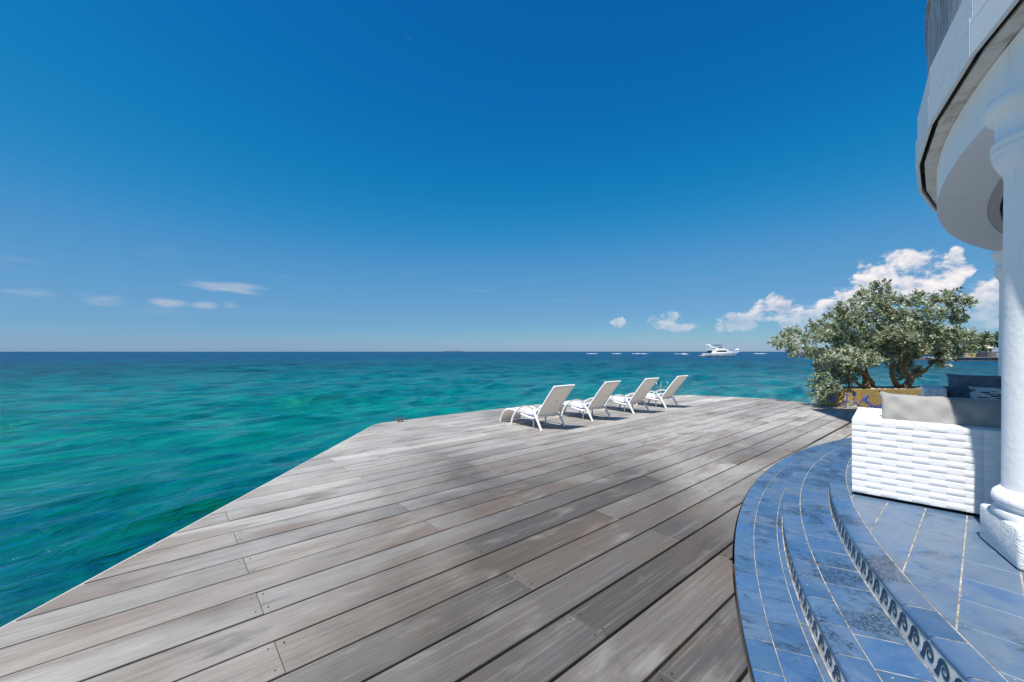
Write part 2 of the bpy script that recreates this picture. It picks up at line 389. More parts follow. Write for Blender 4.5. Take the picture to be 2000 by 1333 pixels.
def f_soil(N):
    n = N.noise(wcoord(N), 20, 6, .7); N.set('Base Color', N.ramp(n, [(.35, (.10, .07, .045)), (.65, (.32, .26, .19))])); N.bump(n, .8, .03)
M_soil = material('stony_soil', f_soil, rough=.95)
def f_bark(N):
    n = N.noise(wcoord(N, (1, 1, .35)), 24, 6, .7, .5); N.set('Base Color', N.ramp(n, [(.3, (.10, .06, .03)), (.55, (.26, .17, .09)), (.8, (.42, .32, .20))])); N.bump(n, .8, .015)
M_bark = material('gnarled_bark', f_bark, rough=.9)
def f_leaf(cols):
    def f(N):
        at_ = N.n('ShaderNodeAttribute', attribute_name='tint').outputs['Fac']
        c = N.ramp(at_, [(i / (len(cols) - 1), k) for i, k in enumerate(cols)]); N.set('Base Color', c)
        tr = N.n('ShaderNodeBsdfTranslucent', {'Color': c}); mx = N.n('ShaderNodeMixShader', {0: .36, 1: N.b.outputs[0], 2: tr.outputs[0]})
        o = [x for x in N.t.nodes if x.type == 'OUTPUT_MATERIAL'][0]; N.t.links.new(mx.outputs[0], o.inputs[0])
    return f
M_leaf = material('silvery_leaf', f_leaf([(.11, .13, .04), (.27, .32, .18), (.47, .52, .38), (.72, .76, .66)]), rough=.5, spec=.35)
M_green = material('green_leaf', f_leaf([(.03, .06, .015), (.06, .11, .03), (.10, .17, .05)]), rough=.6, spec=.3)

# ------------------------------------------------------------------ the sea
WL = -1.0                                   # water level below the deck
def f_sea(N):
    g = N.n('ShaderNodeNewGeometry'); P = g.outputs['Position']; s = N.n('ShaderNodeSeparateXYZ', {0: P})
    dist = N.m('SQRT', N.m('ADD', N.m('POWER', s.outputs[0], 2.0), N.m('POWER', s.outputs[1], 2.0)))
    Pf = N.n('ShaderNodeMapping', {'Vector': P, 'Scale': (.35, 1, 1), 'Rotation': (0, 0, R(8))}).outputs[0]
    big = N.noise(Pf, .030, 5, .6, .6); mid = N.noise(P, .16, 5, .6, .8)
    d2 = N.m('ADD', dist, N.m('MULTIPLY', N.m('SUBTRACT', big, .5), N.m('MULTIPLY', dist, 1.1)))
    c = N.ramp(N.m('MULTIPLY', N.m('LOGARITHM', N.m('MAXIMUM', d2, 1.0), 10.0), 1 / 4.0),
               [(.10, (.0, .034, .018)), (.19, (.0, .056, .032)), (.255, (.0, .120, .068)), (.32, (.001, .170, .108)), (.39, (.001, .130, .108)), (.46, (.001, .088, .115)),
                (.56, (.001, .062, .135)), (.80, (.001, .046, .118))])
    sand = N.m('MULTIPLY', N.sstep(big, .53, .68), N.m('SUBTRACT', 1.0, N.sstep(dist, 60.0, 260.0)))
    c = N.mix(N.m('MULTIPLY', sand, .55), c, (.002, .150, .150))                           # pale sandy shoals
    weed = N.m('MULTIPLY', N.sstep(mid, .55, .70), .35); c = N.mix(weed, c, (.0, .040, .040))
    far_f = N.sstep(N.m('LOGARITHM', N.m('MAXIMUM', dist, 1.0), 10.0), .9, 2.2)
    def aniso(deg, sx, sy):                     # x' runs with the wave travel, y' along the crests
        q = N.n('ShaderNodeMapping', {'Vector': P, 'Rotation': (0, 0, R(-deg))}).outputs[0]
        return N.n('ShaderNodeMapping', {'Vector': q, 'Scale': (sx, sy, 1)}).outputs[0]
    rip = N.noise(aniso(-35, 1, .36), 5.2, 5, .60, .5); mid2 = N.noise(aniso(-48, 1, .34), 1.5, 6, .62, .5); far = N.noise(aniso(-62, 1, .4), .42, 9, .70, .4)
    b1 = N.n('ShaderNodeBump', {'Height': far, 'Distance': 1.1}); N.t.links.new(N.sstep(dist, 25.0, 90.0), b1.inputs['Strength'])
    b1b = N.n('ShaderNodeBump', {'Height': mid2, 'Distance': .34, 'Normal': b1.outputs[0]}); N.t.links.new(N.sstep(dist, 6.0, 25.0), b1b.inputs['Strength'])
    b2 = N.n('ShaderNodeBump', {'Height': rip, 'Strength': 1.0, 'Distance': .10, 'Normal': b1b.outputs[0]}).outputs[0]
    fr = N.n('ShaderNodeFresnel', {'IOR': 1.33, 'Normal': b2}).outputs[0]
    fac = N.m('MULTIPLY', N.m('SUBTRACT', fr, N.m('ADD', .02, N.m('MULTIPLY', far_f, .66))), N.m('SUBTRACT', 1.0, N.m('MULTIPLY', far_f, .45)))
    fac = N.m('MAXIMUM', N.m('MINIMUM', fac, .52), .012)
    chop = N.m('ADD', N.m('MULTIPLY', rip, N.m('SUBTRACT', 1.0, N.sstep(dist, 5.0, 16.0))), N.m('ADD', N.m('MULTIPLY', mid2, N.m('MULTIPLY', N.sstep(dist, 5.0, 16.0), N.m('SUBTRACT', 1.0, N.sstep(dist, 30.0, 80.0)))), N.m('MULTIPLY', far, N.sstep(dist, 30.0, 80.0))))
    k_ = N.m('ADD', .46, N.m('MULTIPLY', N.sstep(chop, .32, .68), 1.08))  # ripple lights and darks multiplied into the water colour
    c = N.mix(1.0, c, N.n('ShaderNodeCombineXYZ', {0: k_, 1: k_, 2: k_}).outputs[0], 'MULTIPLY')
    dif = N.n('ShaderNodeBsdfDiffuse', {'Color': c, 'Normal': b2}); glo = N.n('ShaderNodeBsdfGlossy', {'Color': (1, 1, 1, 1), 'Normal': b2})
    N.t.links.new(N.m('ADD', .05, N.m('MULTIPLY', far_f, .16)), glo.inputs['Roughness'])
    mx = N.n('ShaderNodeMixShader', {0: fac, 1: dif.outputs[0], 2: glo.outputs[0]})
    o = [x for x in N.t.nodes if x.type == 'OUTPUT_MATERIAL'][0]; N.t.links.new(mx.outputs[0], o.inputs[0])
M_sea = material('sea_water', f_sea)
def build_sea():
    na = 760; th = np.linspace(R(-112), R(112), na)
    r = [1.2]
    while r[-1] < 90: r.append(r[-1] * 1.0068)
    while r[-1] < 42000: r.append(r[-1] * 1.06)
    r = np.array(r); nr = len(r)
    X = np.outer(r, np.sin(th)); Y = np.outer(r, np.cos(th)); H = np.zeros_like(X); DX = np.zeros_like(X); DY = np.zeros_like(X)
    sp = np.maximum(np.gradient(r)[:, None], r[:, None] * (th[1] - th[0]))
    main = R(-35)
    for (n, l0, l1, slope, spread, turn) in ((44, .28, 1.4, .30, .26, 0), (30, 1.4, 8.0, .19, .40, -.25)):
        for i in range(n):
            lam = l0 * (l1 / l0) ** ((i + RNG.random()) / n); kk = 2 * math.pi / lam; d = main + turn + RNG.normal(0, spread)
            amp = slope * math.sqrt(2 / n) / kk * (.6 + .8 * RNG.random())
            ph = kk * (X * math.cos(d) + Y * math.sin(d)) + RNG.random() * 6.28
            w = np.clip((lam / sp - 3) / 3, 0, 1) * amp
            H += w * np.sin(ph); c = w * .9 * np.cos(ph)
            DX += c * math.cos(d); DY += c * math.sin(d)
    # wave groups: calmer and livelier patches
    G = .75 + .35 * np.sin(X * .21 + 1.3 * np.sin(Y * .13)) * np.sin(Y * .17 + .8)
    H *= G
    V = np.stack([X + DX * G, Y + DY * G, WL + H], -1).reshape(-1, 3).astype(np.float32)
    idx = np.arange(nr * na).reshape(nr, na)
    Q = np.stack([idx[:-1, :-1], idx[:-1, 1:], idx[1:, 1:], idx[1:, :-1]], -1).reshape(-1, 4)[:, ::-1]
    me = bpy.data.meshes.new('sea'); me.vertices.add(len(V)); me.vertices.foreach_set('co', V.ravel())
    me.loops.add(Q.size); me.loops.foreach_set('vertex_index', Q.ravel().astype(np.int32))
    me.polygons.add(len(Q)); me.polygons.foreach_set('loop_start', np.arange(0, Q.size, 4, dtype=np.int32))
    me.polygons.foreach_set('use_smooth', np.ones(len(Q), bool)); me.update(calc_edges=True); me.validate()
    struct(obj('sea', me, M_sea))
build_sea()

# ------------------------------------------------------------------ the deck
PA = R(49.4); WV = Vector((math.sin(PA), math.cos(PA))); QV = Vector((-WV.y, WV.x))
C0 = Vector((11.47, -2.58))                 # centre of the house rings
CT = Vector((10.74, -1.81)); RA, R1, R2 = 10.28, 9.93, 9.565; Z1, Z2 = .155, .31   # centre and radii of the steps
OUT = [Vector(p) for p in ((-2.90, -4.0), (-3.02, 8.85), (-2.93, 9.10), (-.836, 10.98), (3.0, 13.85), (6.44, 15.0), (8.80, 13.75), (9.15, 12.9), (9.15, -4.0))]
OUTB = [Vector(p) for p in ((9.15, 6.5), (9.15, 12.65), (14, 12.65), (14, 6.5))]
def sq(p): return Vector((p.dot(WV), p.dot(QV)))
OSQS = [[sq(p) for p in OUT], [sq(p) for p in OUTB]]; OSQ = OSQS[0]                  # clockwise outline in (along plank, across plank)
def clip_poly(poly, a, b):                  # keep what lies to the right of a->b
    out = []; d = b - a
    def side(p): return d.x * (p.y - a.y) - d.y * (p.x - a.x)
    for i, p in enumerate(poly):
        q = poly[(i + 1) % len(poly)]; sp_, sq_ = side(p), side(q)
        if sp_ <= 0: out.append(p)
        if (sp_ < 0 < sq_) or (sq_ < 0 < sp_): out.append(p + (q - p) * (sp_ / (sp_ - sq_)))
    return out
def area(poly): return .5 * sum(poly[i].x * poly[(i + 1) % len(poly)].y - poly[(i + 1) % len(poly)].x * poly[i].y for i in range(len(poly)))
def inset(poly, d):
    n = len(poly); out = []
    for i in range(n):
        a, b, c = poly[i - 1], poly[i], poly[(i + 1) % n]
        e1 = (b - a).normalized(); e2 = (c - b).normalized()
        n1 = Vector((-e1.y, e1.x)); n2 = Vector((-e2.y, e2.x)); m = (n1 + n2)
        m = m / max(.35, 1 + n1.dot(n2)); out.append(b + m * d)
    return out
def prism(poly, z0, z1, bev):               # poly counter-clockwise
    n = len(poly); top = inset(poly, bev)
    v = [(p.x, p.y, z0) for p in poly] + [(p.x, p.y, z1 - bev) for p in poly] + [(p.x, p.y, z1) for p in top]
    f = [tuple(range(n))[::-1], tuple(range(2 * n, 3 * n))]
    for k in (0, 1):
        for i in range(n): f.append((k * n + i, k * n + (i + 1) % n, (k + 1) * n + (i + 1) % n, (k + 1) * n + i))
    return mesh(v, f)
cs = sq(CT); JOIST = 1.42
def build_deck():
    # dark joists under the boards
    mb = MB(); rz = Matrix.Rotation(math.atan2(WV.y, WV.x), 4, 'Z')
    for k in range(-5, 12):
        s = .455 + k * JOIST
        pl = [Vector((s - .06, -8)), Vector((s + .06, -8)), Vector((s + .06, 14)), Vector((s - .06, 14))]
        for i in range(len(OSQ)):
            a, b = OSQ[i], OSQ[(i + 1) % len(OSQ)]; e = (b - a).normalized(); off = Vector((e.y, -e.x)) * .12
            pl = clip_poly(pl, a + off, b + off)
            if len(pl) < 3: break
        if len(pl) < 3: continue
        q0 = min(p.y for p in pl); q1 = max(p.y for p in pl)
        mb.box(s - .06, s + .06, q0, q1, -.26, -.052, rz)
    deck = struct(obj('deck', mb.me(), M_under))
    # added dark slab under the boards, keeps the gaps dark and hides the water
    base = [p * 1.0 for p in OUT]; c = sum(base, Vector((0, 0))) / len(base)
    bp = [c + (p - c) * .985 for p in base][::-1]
    obj('gap_backing', prism(bp, -.36, -.27, .01), M_under, deck)
    for (x, y) in [(-2.6, .5), (-2.6, 3.2), (-2.6, 6.0), (-2.6, 8.6), (.4, 11.2), (3.2, 13.2), (6.3, 14.3), (8.4, 12.9)]:
        p = MB().lathe([(.15, -3.0), (.15, -.34)], 14, (x, y, 0)).me(True); obj('piling', p, M_under, deck)
    rows = range(-8, 26); W = .297; q_ref = 1.961; nails = MB()
    for k in rows:
        gap = random.uniform(.013, .024); qa = q_ref + k * W + gap / 2; qb = q_ref + (k + 1) * W - gap / 2
        # where the curved terrace cuts this row
        st = [qa + (qb - qa) * j / 10 for j in range(11)]; cut = []
        for q in st:
            h = (RA + .012) ** 2 - (q - cs.y) ** 2; cut.append((cs.x - math.sqrt(h), cs.x + math.sqrt(h)) if h > 0 else None)
        off = .455 + (0 if k % 2 else JOIST); s = off - 2 * JOIST * 8        # butt joints stagger from row to row
        while s < 22:
            L = JOIST * 2; a, b = s + .0015, s + L - .0015; s += L
            pieces = []
            if all(c is None for c in cut): pieces = [[Vector((a, qa)), Vector((b, qa)), Vector((b, qb)), Vector((a, qb))]]
            else:
                lf = [(q, a, min(b, c[0] if c else b)) for q, c in zip(st, cut)]; rt = [(q, max(a, c[1]), b) for q, c in zip(st, cut) if c]
                for spans in (lf, rt):
                    ok = [x for x in spans if x[2] - x[1] > .004]
                    if len(ok) > 1: pieces.append([Vector((x[2], x[0])) for x in ok] + [Vector((x[1], x[0])) for x in ok[::-1]])
            for poly, oq in [(p_, o_) for p_ in pieces for o_ in OSQS]:
                for i in range(len(oq)):
                    poly = clip_poly(poly, oq[i], oq[(i + 1) % len(oq)])
                    if len(poly) < 3: break
                if len(poly) < 3 or abs(area(poly)) < .003: continue
                if area(poly) < 0: poly = poly[::-1]
                pp = []
                for p in poly:                  # drop coincident and needless collinear points
                    if not pp or (p - pp[-1]).length > .003: pp.append(p)
                if (pp[0] - pp[-1]).length < .003: pp.pop()
                pp = [p for i, p in enumerate(pp) if abs((p - pp[i - 1]).normalized().cross((pp[(i + 1) % len(pp)] - p).normalized())) > 1e-4]
                if len(pp) < 3 or abs(area(pp)) < .003: continue
                c = Vector((sum(p.x for p in pp) / len(pp), sum(p.y for p in pp) / len(pp)))
                me = prism([p - c for p in pp], -.05, 0, .004)
                w = WV * c.x + QV * c.y
                obj('plank', me, M_plank, deck, (w.x, w.y, random.uniform(-.0025, .001)), (random.uniform(-.004, .004), 0, math.atan2(WV.y, WV.x)))
            # two nails near each end of the board
            for se_ in (a + .035, b - .035):
                for qn in (qa + .05, qb - .05):
                    q_ = Vector((se_ + random.uniform(-.006, .006), qn + random.uniform(-.008, .008)))
                    wpt = WV * q_.x + QV * q_.y
                    if (wpt - CT).length > RA + .05 and -2.9 < wpt.x < 9 and wpt.y < 12: random.random() < .7 and nails.lathe([(.0055, -.002), (.0055, .0012), (.003, .0016)], 7, (wpt.x, wpt.y, 0))
    obj('nail_heads', nails.me(), M_nail, deck, kind='stuff')
    # thin edge trim along the two sea sides
    pts = OUT[:8]
    for i in range(7):
        a, b = pts[i], pts[i + 1]; d = (b - a).normalized(); n = Vector((-d.y, d.x))
        me = MB().box(0, (b - a).length, .004, .034, -.20, -.012).me(); bevel_mesh(me, .004, 1)
        obj('edge_board', me, M_plank, deck, (a.x, a.y, 0), (0, 0, math.atan2(d.y, d.x)))
build_deck()

# ------------------------------------------------------------------ curved blue-tiled terrace
def polar(r, a, z=0): return Vector((C0.x + r * math.cos(a), C0.y + r * math.sin(a), z))
def polar_t(r, a, z=0): return Vector((CT.x + r * math.cos(a), CT.y + r * math.sin(a), z))
A0, A1 = R(100), R(172)
def ring_core(name, r0, r1, z0, z1, mat):
    n = 90; v = []; f = []
    for i in range(n + 1):
        a = A0 + (A1 - A0) * i / n
        for (r, z) in ((r0, z0), (r1, z0), (r1, z1), (r0, z1)): v.append(polar_t(r, a, z))
    for i in range(n):
        for k in range(4): f.append((i * 4 + k, (i + 1) * 4 + k, (i + 1) * 4 + (k + 1) % 4, i * 4 + (k + 1) % 4))
    f += [(0, 1, 2, 3), tuple(n * 4 + k for k in (3, 2, 1, 0))]
    me = mesh(v, f); bm = bmesh.new(); bm.from_mesh(me); bmesh.ops.recalc_face_normals(bm, faces=bm.faces); bm.to_mesh(me); bm.free()
    return struct(obj(name, me, mat))
def sector_tile(prof, rm, da, nseg=4, smooth=True):
    """prof: closed loop (r, z); swept over the angle da about the terrace centre, local origin on the mid radius rm"""
    v = []; f = []; m = len(prof)
    for i in range(nseg + 1):
        a = -da / 2 + da * i / nseg
        for (r, z) in prof: v.append((r * math.cos(a) - rm, r * math.sin(a), z))
    for i in range(nseg):
        for k in range(m): f.append((i * m + k, i * m + (k + 1) % m, (i + 1) * m + (k + 1) % m, (i + 1) * m + k))
    f += [tuple(range(m))[::-1], tuple(nseg * m + k for k in range(m))]
    me = mesh(v, f); bm = bmesh.new(); bm.from_mesh(me); bmesh.ops.recalc_face_normals(bm, faces=bm.faces); bm.to_mesh(me); bm.free()
    return autosmooth(me, 35)
def flat_prof(r0, r1, z0, z1, b=.003): return [(r0, z0), (r1, z0), (r1, z1 - b), (r1 - b, z1), (r0 + b, z1), (r0, z1 - b)]
def nose_prof(r0, r1, z1, drop=.024, rad=.016):
    arc = [(r1 - rad + rad * math.sin(t), z1 - rad + rad * math.cos(t)) for t in np.linspace(0, math.pi / 2, 6)]
    return [(r0, z1 - .014), (r0, z1 - .003), (r0 + .003, z1)] + arc + [(r1, z1 - drop), (r1 - .02, z1 - drop), (r1 - .02, z1 - .014)]
def lay_ring(parent, prof, rm, arc, shift, name='tile', mat=None, gap=.009, motif=None):
    n = int((A1 - A0) * rm / arc); da = (A1 - A0) / n; me = sector_tile(prof, rm, da - gap / rm)
    for i in range(n - 1):
        a = A0 + (i + .5 + shift) * da; p = polar_t(rm, a)
        o = obj(name, me, mat or M_tile, parent, (p.x, p.y, random.uniform(-.0012, .0012)), (random.uniform(-.003, .003), random.uniform(-.004, .004), a))
        if motif: obj('wave_motif', motif, M_motif, o)
def scroll_mesh():
    """two running-wave scrolls, drawn in the tangent plane of a riser tile (y across, z up), 1.2 mm proud"""
    mb = MB()
    for s in (-1, 1):
        cy, cz = s * .056 + .010, .004; pts = [(cy - .062, -.050), (cy - .053, -.032), (cy - .046, -.014)]; wd = [.040, .030, .024]
        for t in np.linspace(0, 1, 44):
            th = R(188) - t * R(560); rr = .039 - .034 * t ** .85
            pts.append((cy + rr * math.cos(th), cz + rr * math.sin(th) * 1.08)); wd.append(.0215 * (1 - t) ** 1.1 + .0042)
        v = []; f = []
        for i, (a, b) in enumerate(pts):
            p0 = pts[max(i - 1, 0)]; p1 = pts[min(i + 1, len(pts) - 1)]; d = Vector((p1[0] - p0[0], p1[1] - p0[1])).normalized(); nn = Vector((-d.y, d.x)) * wd[i] * .5
            for sg in (1, -1):
                zz = max(-.046, min(.050, b + nn.y * sg)); v.append((0, a + nn.x * sg, zz))
        for i in range(len(pts) - 1): f.append((2 * i, 2 * i + 1, 2 * i + 3, 2 * i + 2))
        mb.add(v, f)
    return mb
def build_terrace():
    ap = ring_core('terrace_apron', R1 - .2, RA - .006, -.30, .0150, M_grout)
    lay_ring(ap, nose_prof(RA - .135, RA, .020, .028, .010), RA - .07, .245, .0)
    lay_ring(ap, flat_prof(R1 + .0435, RA - .1395, -.004, .020), R1 + .13, .245, .37)
    lay_ring(ap, flat_prof(R1 + .004, R1 + .039, -.004, .0185), R1 + .02, .49, .2, 'edge_tile')
    s1 = ring_core('terrace_step', R2 - .2, R1 - .022, -.30, Z1 - .0030, M_grout)
    lay_ring(s1, nose_prof(R1 - .135, R1, Z1), R1 - .07, .245, .15)
    lay_ring(s1, flat_prof(R2 + .002, R1 - .1395, Z1 - .014, Z1), R2 + .1, .245, .55)
    sm = scroll_mesh()
    def riser(par, rr, z0, z1):
        zc = (z0 + z1) / 2; arc = .224
        me = MB(); me.v = [(.0185, y, zc + z * ((z1 - z0) / .120)) for (_, y, z) in sm.v]; me.f = sm.f
        lay_ring(par, flat_prof(rr - .030, rr - .003, z0, z1, .0015), rr - .02, arc, .1, 'riser_tile', M_riser, .003, me.me())
    riser(s1, R1, .021, Z1 - .0245)
    fl = ring_core('terrace_floor', 5.5, R2 - .022, -.30, Z2 - .0030, M_grout)
    lay_ring(fl, nose_prof(R2 - .135, R2, Z2), R2 - .07, .245, .4, 'nosing_tile')
    riser(fl, R2, Z1 + .001, Z2 - .0245)
    # floor tiles in straight courses along the plank direction, trimmed by the nosing ring
    W, L = .225, .30; rz = math.atan2(WV.y, WV.x); rin = R2 - .1395
    full = prism([Vector(p) for p in ((-L / 2 + .0012, -W / 2 + .004), (L / 2 - .0012, -W / 2 + .004), (L / 2 - .0012, W / 2 - .004), (-L / 2 + .0012, W / 2 - .004))], -.014, 0, .0008)
    for i in range(-20, 16):
        q = .08 + (i + .5) * W
        for j in range(-6, 34):
            s = 1.35 + (j + (.5 if i % 2 else 0)) * L; c = WV * s + QV * q
            if (c - CT).length > rin + .25 or c.x > 8.2 or c.y < .2 or (c - CT).length < 6.6: continue
            poly = [Vector((s - L / 2 + .0012, q - W / 2 + .004)), Vector((s + L / 2 - .0012, q - W / 2 + .004)), Vector((s + L / 2 - .0012, q + W / 2 - .004)), Vector((s - L / 2 + .0012, q + W / 2 - .004))]
            zt = Z2 + random.uniform(-.001, .001); me = full
            if any((p - cs).length > rin for p in poly):
                n = 40
                for t in range(n):
                    a0 = 2 * math.pi * t / n * .25 + math.atan2((c - CT).y, (c - CT).x) - rz - math.pi / 4; a1 = a0 + 2 * math.pi / n * .25
                    p0 = cs + Vector((math.cos(a0), math.sin(a0))) * rin; p1 = cs + Vector((math.cos(a1), math.sin(a1))) * rin
                    poly = clip_poly(poly, p1, p0)
                    if len(poly) < 3: break
                if len(poly) < 3 or abs(area(poly)) < .002: continue
                if area(poly) < 0: poly = poly[::-1]
                sc_ = Vector((s, q)); me = prism([p - sc_ for p in poly], -.014, 0, .0008)
            obj('floor_tile', me, M_tilew, fl, (c.x, c.y, zt), (random.uniform(-.003, .003), random.uniform(-.003, .003), rz))
build_terrace()

# ------------------------------------------------------------------ the round house: column, ring beam, balcony boards, railing
def arc_sweep(prof, a0, a1, n):
    v = []; f = []; m = len(prof)
    for i in range(n + 1):
        a = a0 + (a1 - a0) * i / n
        for (r, z) in prof: v.append(polar(r, a, z))
    for i in range(n):
        for k in range(m): f.append((i * m + k, i * m + (k + 1) % m, (i + 1) * m + (k + 1) % m, (i + 1) * m + k))
    f += [tuple(range(m))[::-1], tuple(n * m + k for k in range(m))]
    me = mesh(v, f); bm = bmesh.new(); bm.from_mesh(me); bmesh.ops.recalc_face_normals(bm, faces=bm.faces); bm.to_mesh(me); bm.free()
    return autosmooth(me, 35)
def build_house():
    h = empty('round_house', polar(8, R(140), Z2), label='white round house with columns, ring beam and weathered balcony boards', category='house')
    inv = Matrix.Translation(-h.location)
    def part(name, me, mat, par=None, loc=(0, 0, 0), rot=(0, 0, 0)):
        o = obj(name, me, mat, par or h, Vector(loc) - (Vector(h.location) if par is None else Vector((0, 0, 0))), rot); return o
    b0, b1 = R(72), R(205)
    part('ring_beam', arc_sweep([(9.39, 3.2), (9.77, 3.2), (9.77, 3.56), (9.39, 3.56)], b0, b1, 150), M_plaster)
    part('soffit_ring', arc_sweep([(9.30, 3.203), (9.388, 3.203), (9.388, 3.26), (9.30, 3.26)], b0, b1, 120), M_soffit)
    part('balcony_slab', arc_sweep([(8.0, 3.40), (9.388, 3.40), (9.388, 3.562), (9.74, 3.562), (9.74, 3.590), (9.866, 3.590), (9.866, 4.04), (8.0, 4.04)], b0, b1, 120), M_under)
    part('wall', arc_sweep([(7.6, Z2 - .005), (7.9, Z2 - .005), (7.9, 12.4), (7.6, 12.4)], b0, b1, 90), M_plaster)
    # straight boards, one metre each, round the balcony edge
    step = R(5.85); n = int((b1 - b0) / step)
    for i in range(n):
        a = b0 + (i + .5) * step; half = math.tan(step / 2)
        for (name, z0, z1, r, mat) in (('fascia_board', 3.56, 3.815, 9.895, M_board), ('fascia_board', 3.818, 4.07, 9.882, M_board)):
            L = r * half * 2 - .004
            me = MB().box(-L / 2, L / 2, -.028, 0, z0, z1).me(); bevel_mesh(me, .004, 1)
            p = polar(r, a); part(name, me, mat, None, (p.x, p.y, 0), (0, 0, a - math.pi / 2 + math.pi))
        L = 9.855 * half * 2 - .006
        me = MB().box(-L / 2, L / 2, 0, .10, 3.566, 3.588).me(); bevel_mesh(me, .003, 1)
        p = polar(9.858, a); part('soffit_board', me, M_cream, None, (p.x, p.y, random.uniform(-.002, .002)), (0, 0, a - math.pi / 2 + math.pi))
    # railing of rough grey uprights
    pick = []
    for q in range(3):
        me = MB().box(-.055, .055, -.028, .028, 0, 1.02 + .03 * q).me(); bevel_mesh(me, .008, 1); pick.append(me)
    a = R(96)
    while a < R(172):
        p = polar(9.815, a); part('railing_upright', random.choice(pick), M_grey, None, (p.x, p.y, 4.042), (random.uniform(-.01, .01), random.uniform(-.01, .01), a + math.pi / 2)); a += .125 / 9.815
    part('top_rail', arc_sweep([(9.77, 5.12), (9.86, 5.12), (9.86, 5.17), (9.77, 5.17)], R(96), R(172), 80), M_grey)
    # added canopy, out of view, shaped to shade the deck in front of the planter
    pl = [Vector(p) for p in ((4.14, 6.06), (2.95, 2.3), (9.6, 2.3), (9.6, 6.06))]
    if area(pl) < 0: pl = pl[::-1]
    part('added_shade_canopy', prism(pl, 12.4, 12.75, .03), M_plaster)
    # columns
    prof = [(.262, .555), (.268, .575), (.262, .60), (.232, .606), (.236, .622), (.262, .636), (.272, .665), (.262, .70), (.240, .722), (.228, .735), (.225, .76),
            (.222, 1.6), (.214, 2.70), (.222, 2.74), (.252, 2.80), (.262, 2.835), (.260, 2.855), (.270, 2.862), (.272, 2.885), (.264, 2.895), (.272, 2.905), (.272, 2.93), (.262, 2.942),
            (.254, 2.95), (.252, 3.06), (.262, 3.075), (.268, 3.09), (.292, 3.105), (.306, 3.14), (.306, 3.175), (.295, 3.197)]
    shaft_me = autosmooth(MB().lathe(prof[9:14], 64).me(), 50)
    base_me = autosmooth(MB().lathe(prof[:10], 64).me(), 50)
    cap_me = autosmooth(MB().lathe(prof[13:], 64).me(), 50)
    pb = MB().box(-.255, .255, -.255, .255, 0, .245).me(); bevel_mesh(pb, .022, 3); pl_me = autosmooth(pb, 50)
    for ang in (148.3, 111.3):
        p = polar(9.575, R(ang))
        col = part('column', shaft_me, M_plaster, None, (p.x, p.y, 0))
        obj('column_base', base_me, M_plaster, col); obj('capital', cap_me, M_plaster, col)
        obj('plinth', pl_me, M_rough, col, (0, 0, Z2 + .001), (0, 0, R(ang)))
build_house()

# ------------------------------------------------------------------ loungers with towels
def lounger_profile():
    return [(p.x, p.z) for p in catmull([(0, 0, .012), (.035, 0, .12), (.12, 0, .235), (.25, 0, .305), (.40, 0, .318), (.60, 0, .285), (.80, 0, .24), (1.0, 0, .212), (1.10, 0, .215), (1.21, 0, .262)], 6)]
def sheet(prof, v0, v1, th, off=0.0, nv=8, sag=0.0):
    """thick sheet following a (u, z) profile"""
    m = len(prof); V = []; Fc = []
    nr = []
    for i in range(m):
        a = Vector(prof[max(i - 1, 0)]); b = Vector(prof[min(i + 1, m - 1)]); d = (b - a).normalized(); nr.append(Vector((-d.y, d.x)))
    for side in (0, 1):
        for i in range(m):
            for j in range(nv + 1):
                t = j / nv; o = off + (th if side else 0) - sag * (1 - (2 * t - 1) ** 2)
                V.append((prof[i][0] + nr[i].x * o, v0 + (v1 - v0) * t, prof[i][1] + nr[i].y * o))
    w = nv + 1; S = m * w
    for i in range(m - 1):
        for j in range(nv):
            a = i * w + j; Fc.append((a, a + 1, a + w + 1, a + w)); Fc.append((S + a, S + a + w, S + a + w + 1, S + a + 1))
    for i in range(m - 1):
        a = i * w; Fc.append((a, a + w, S + a + w, S + a)); a = i * w + nv; Fc.append((a, S + a, S + a + w, a + w))
    for j in range(nv):
        Fc.append((j, S + j, S + j + 1, j + 1)); a = (m - 1) * w + j; Fc.append((a, a + 1, S + a + 1, S + a))
    me = mesh(V, Fc); bm = bmesh.new(); bm.from_mesh(me); bmesh.ops.recalc_face_normals(bm, faces=bm.faces); bm.to_mesh(me); bm.free()
    return autosmooth(me, 50)
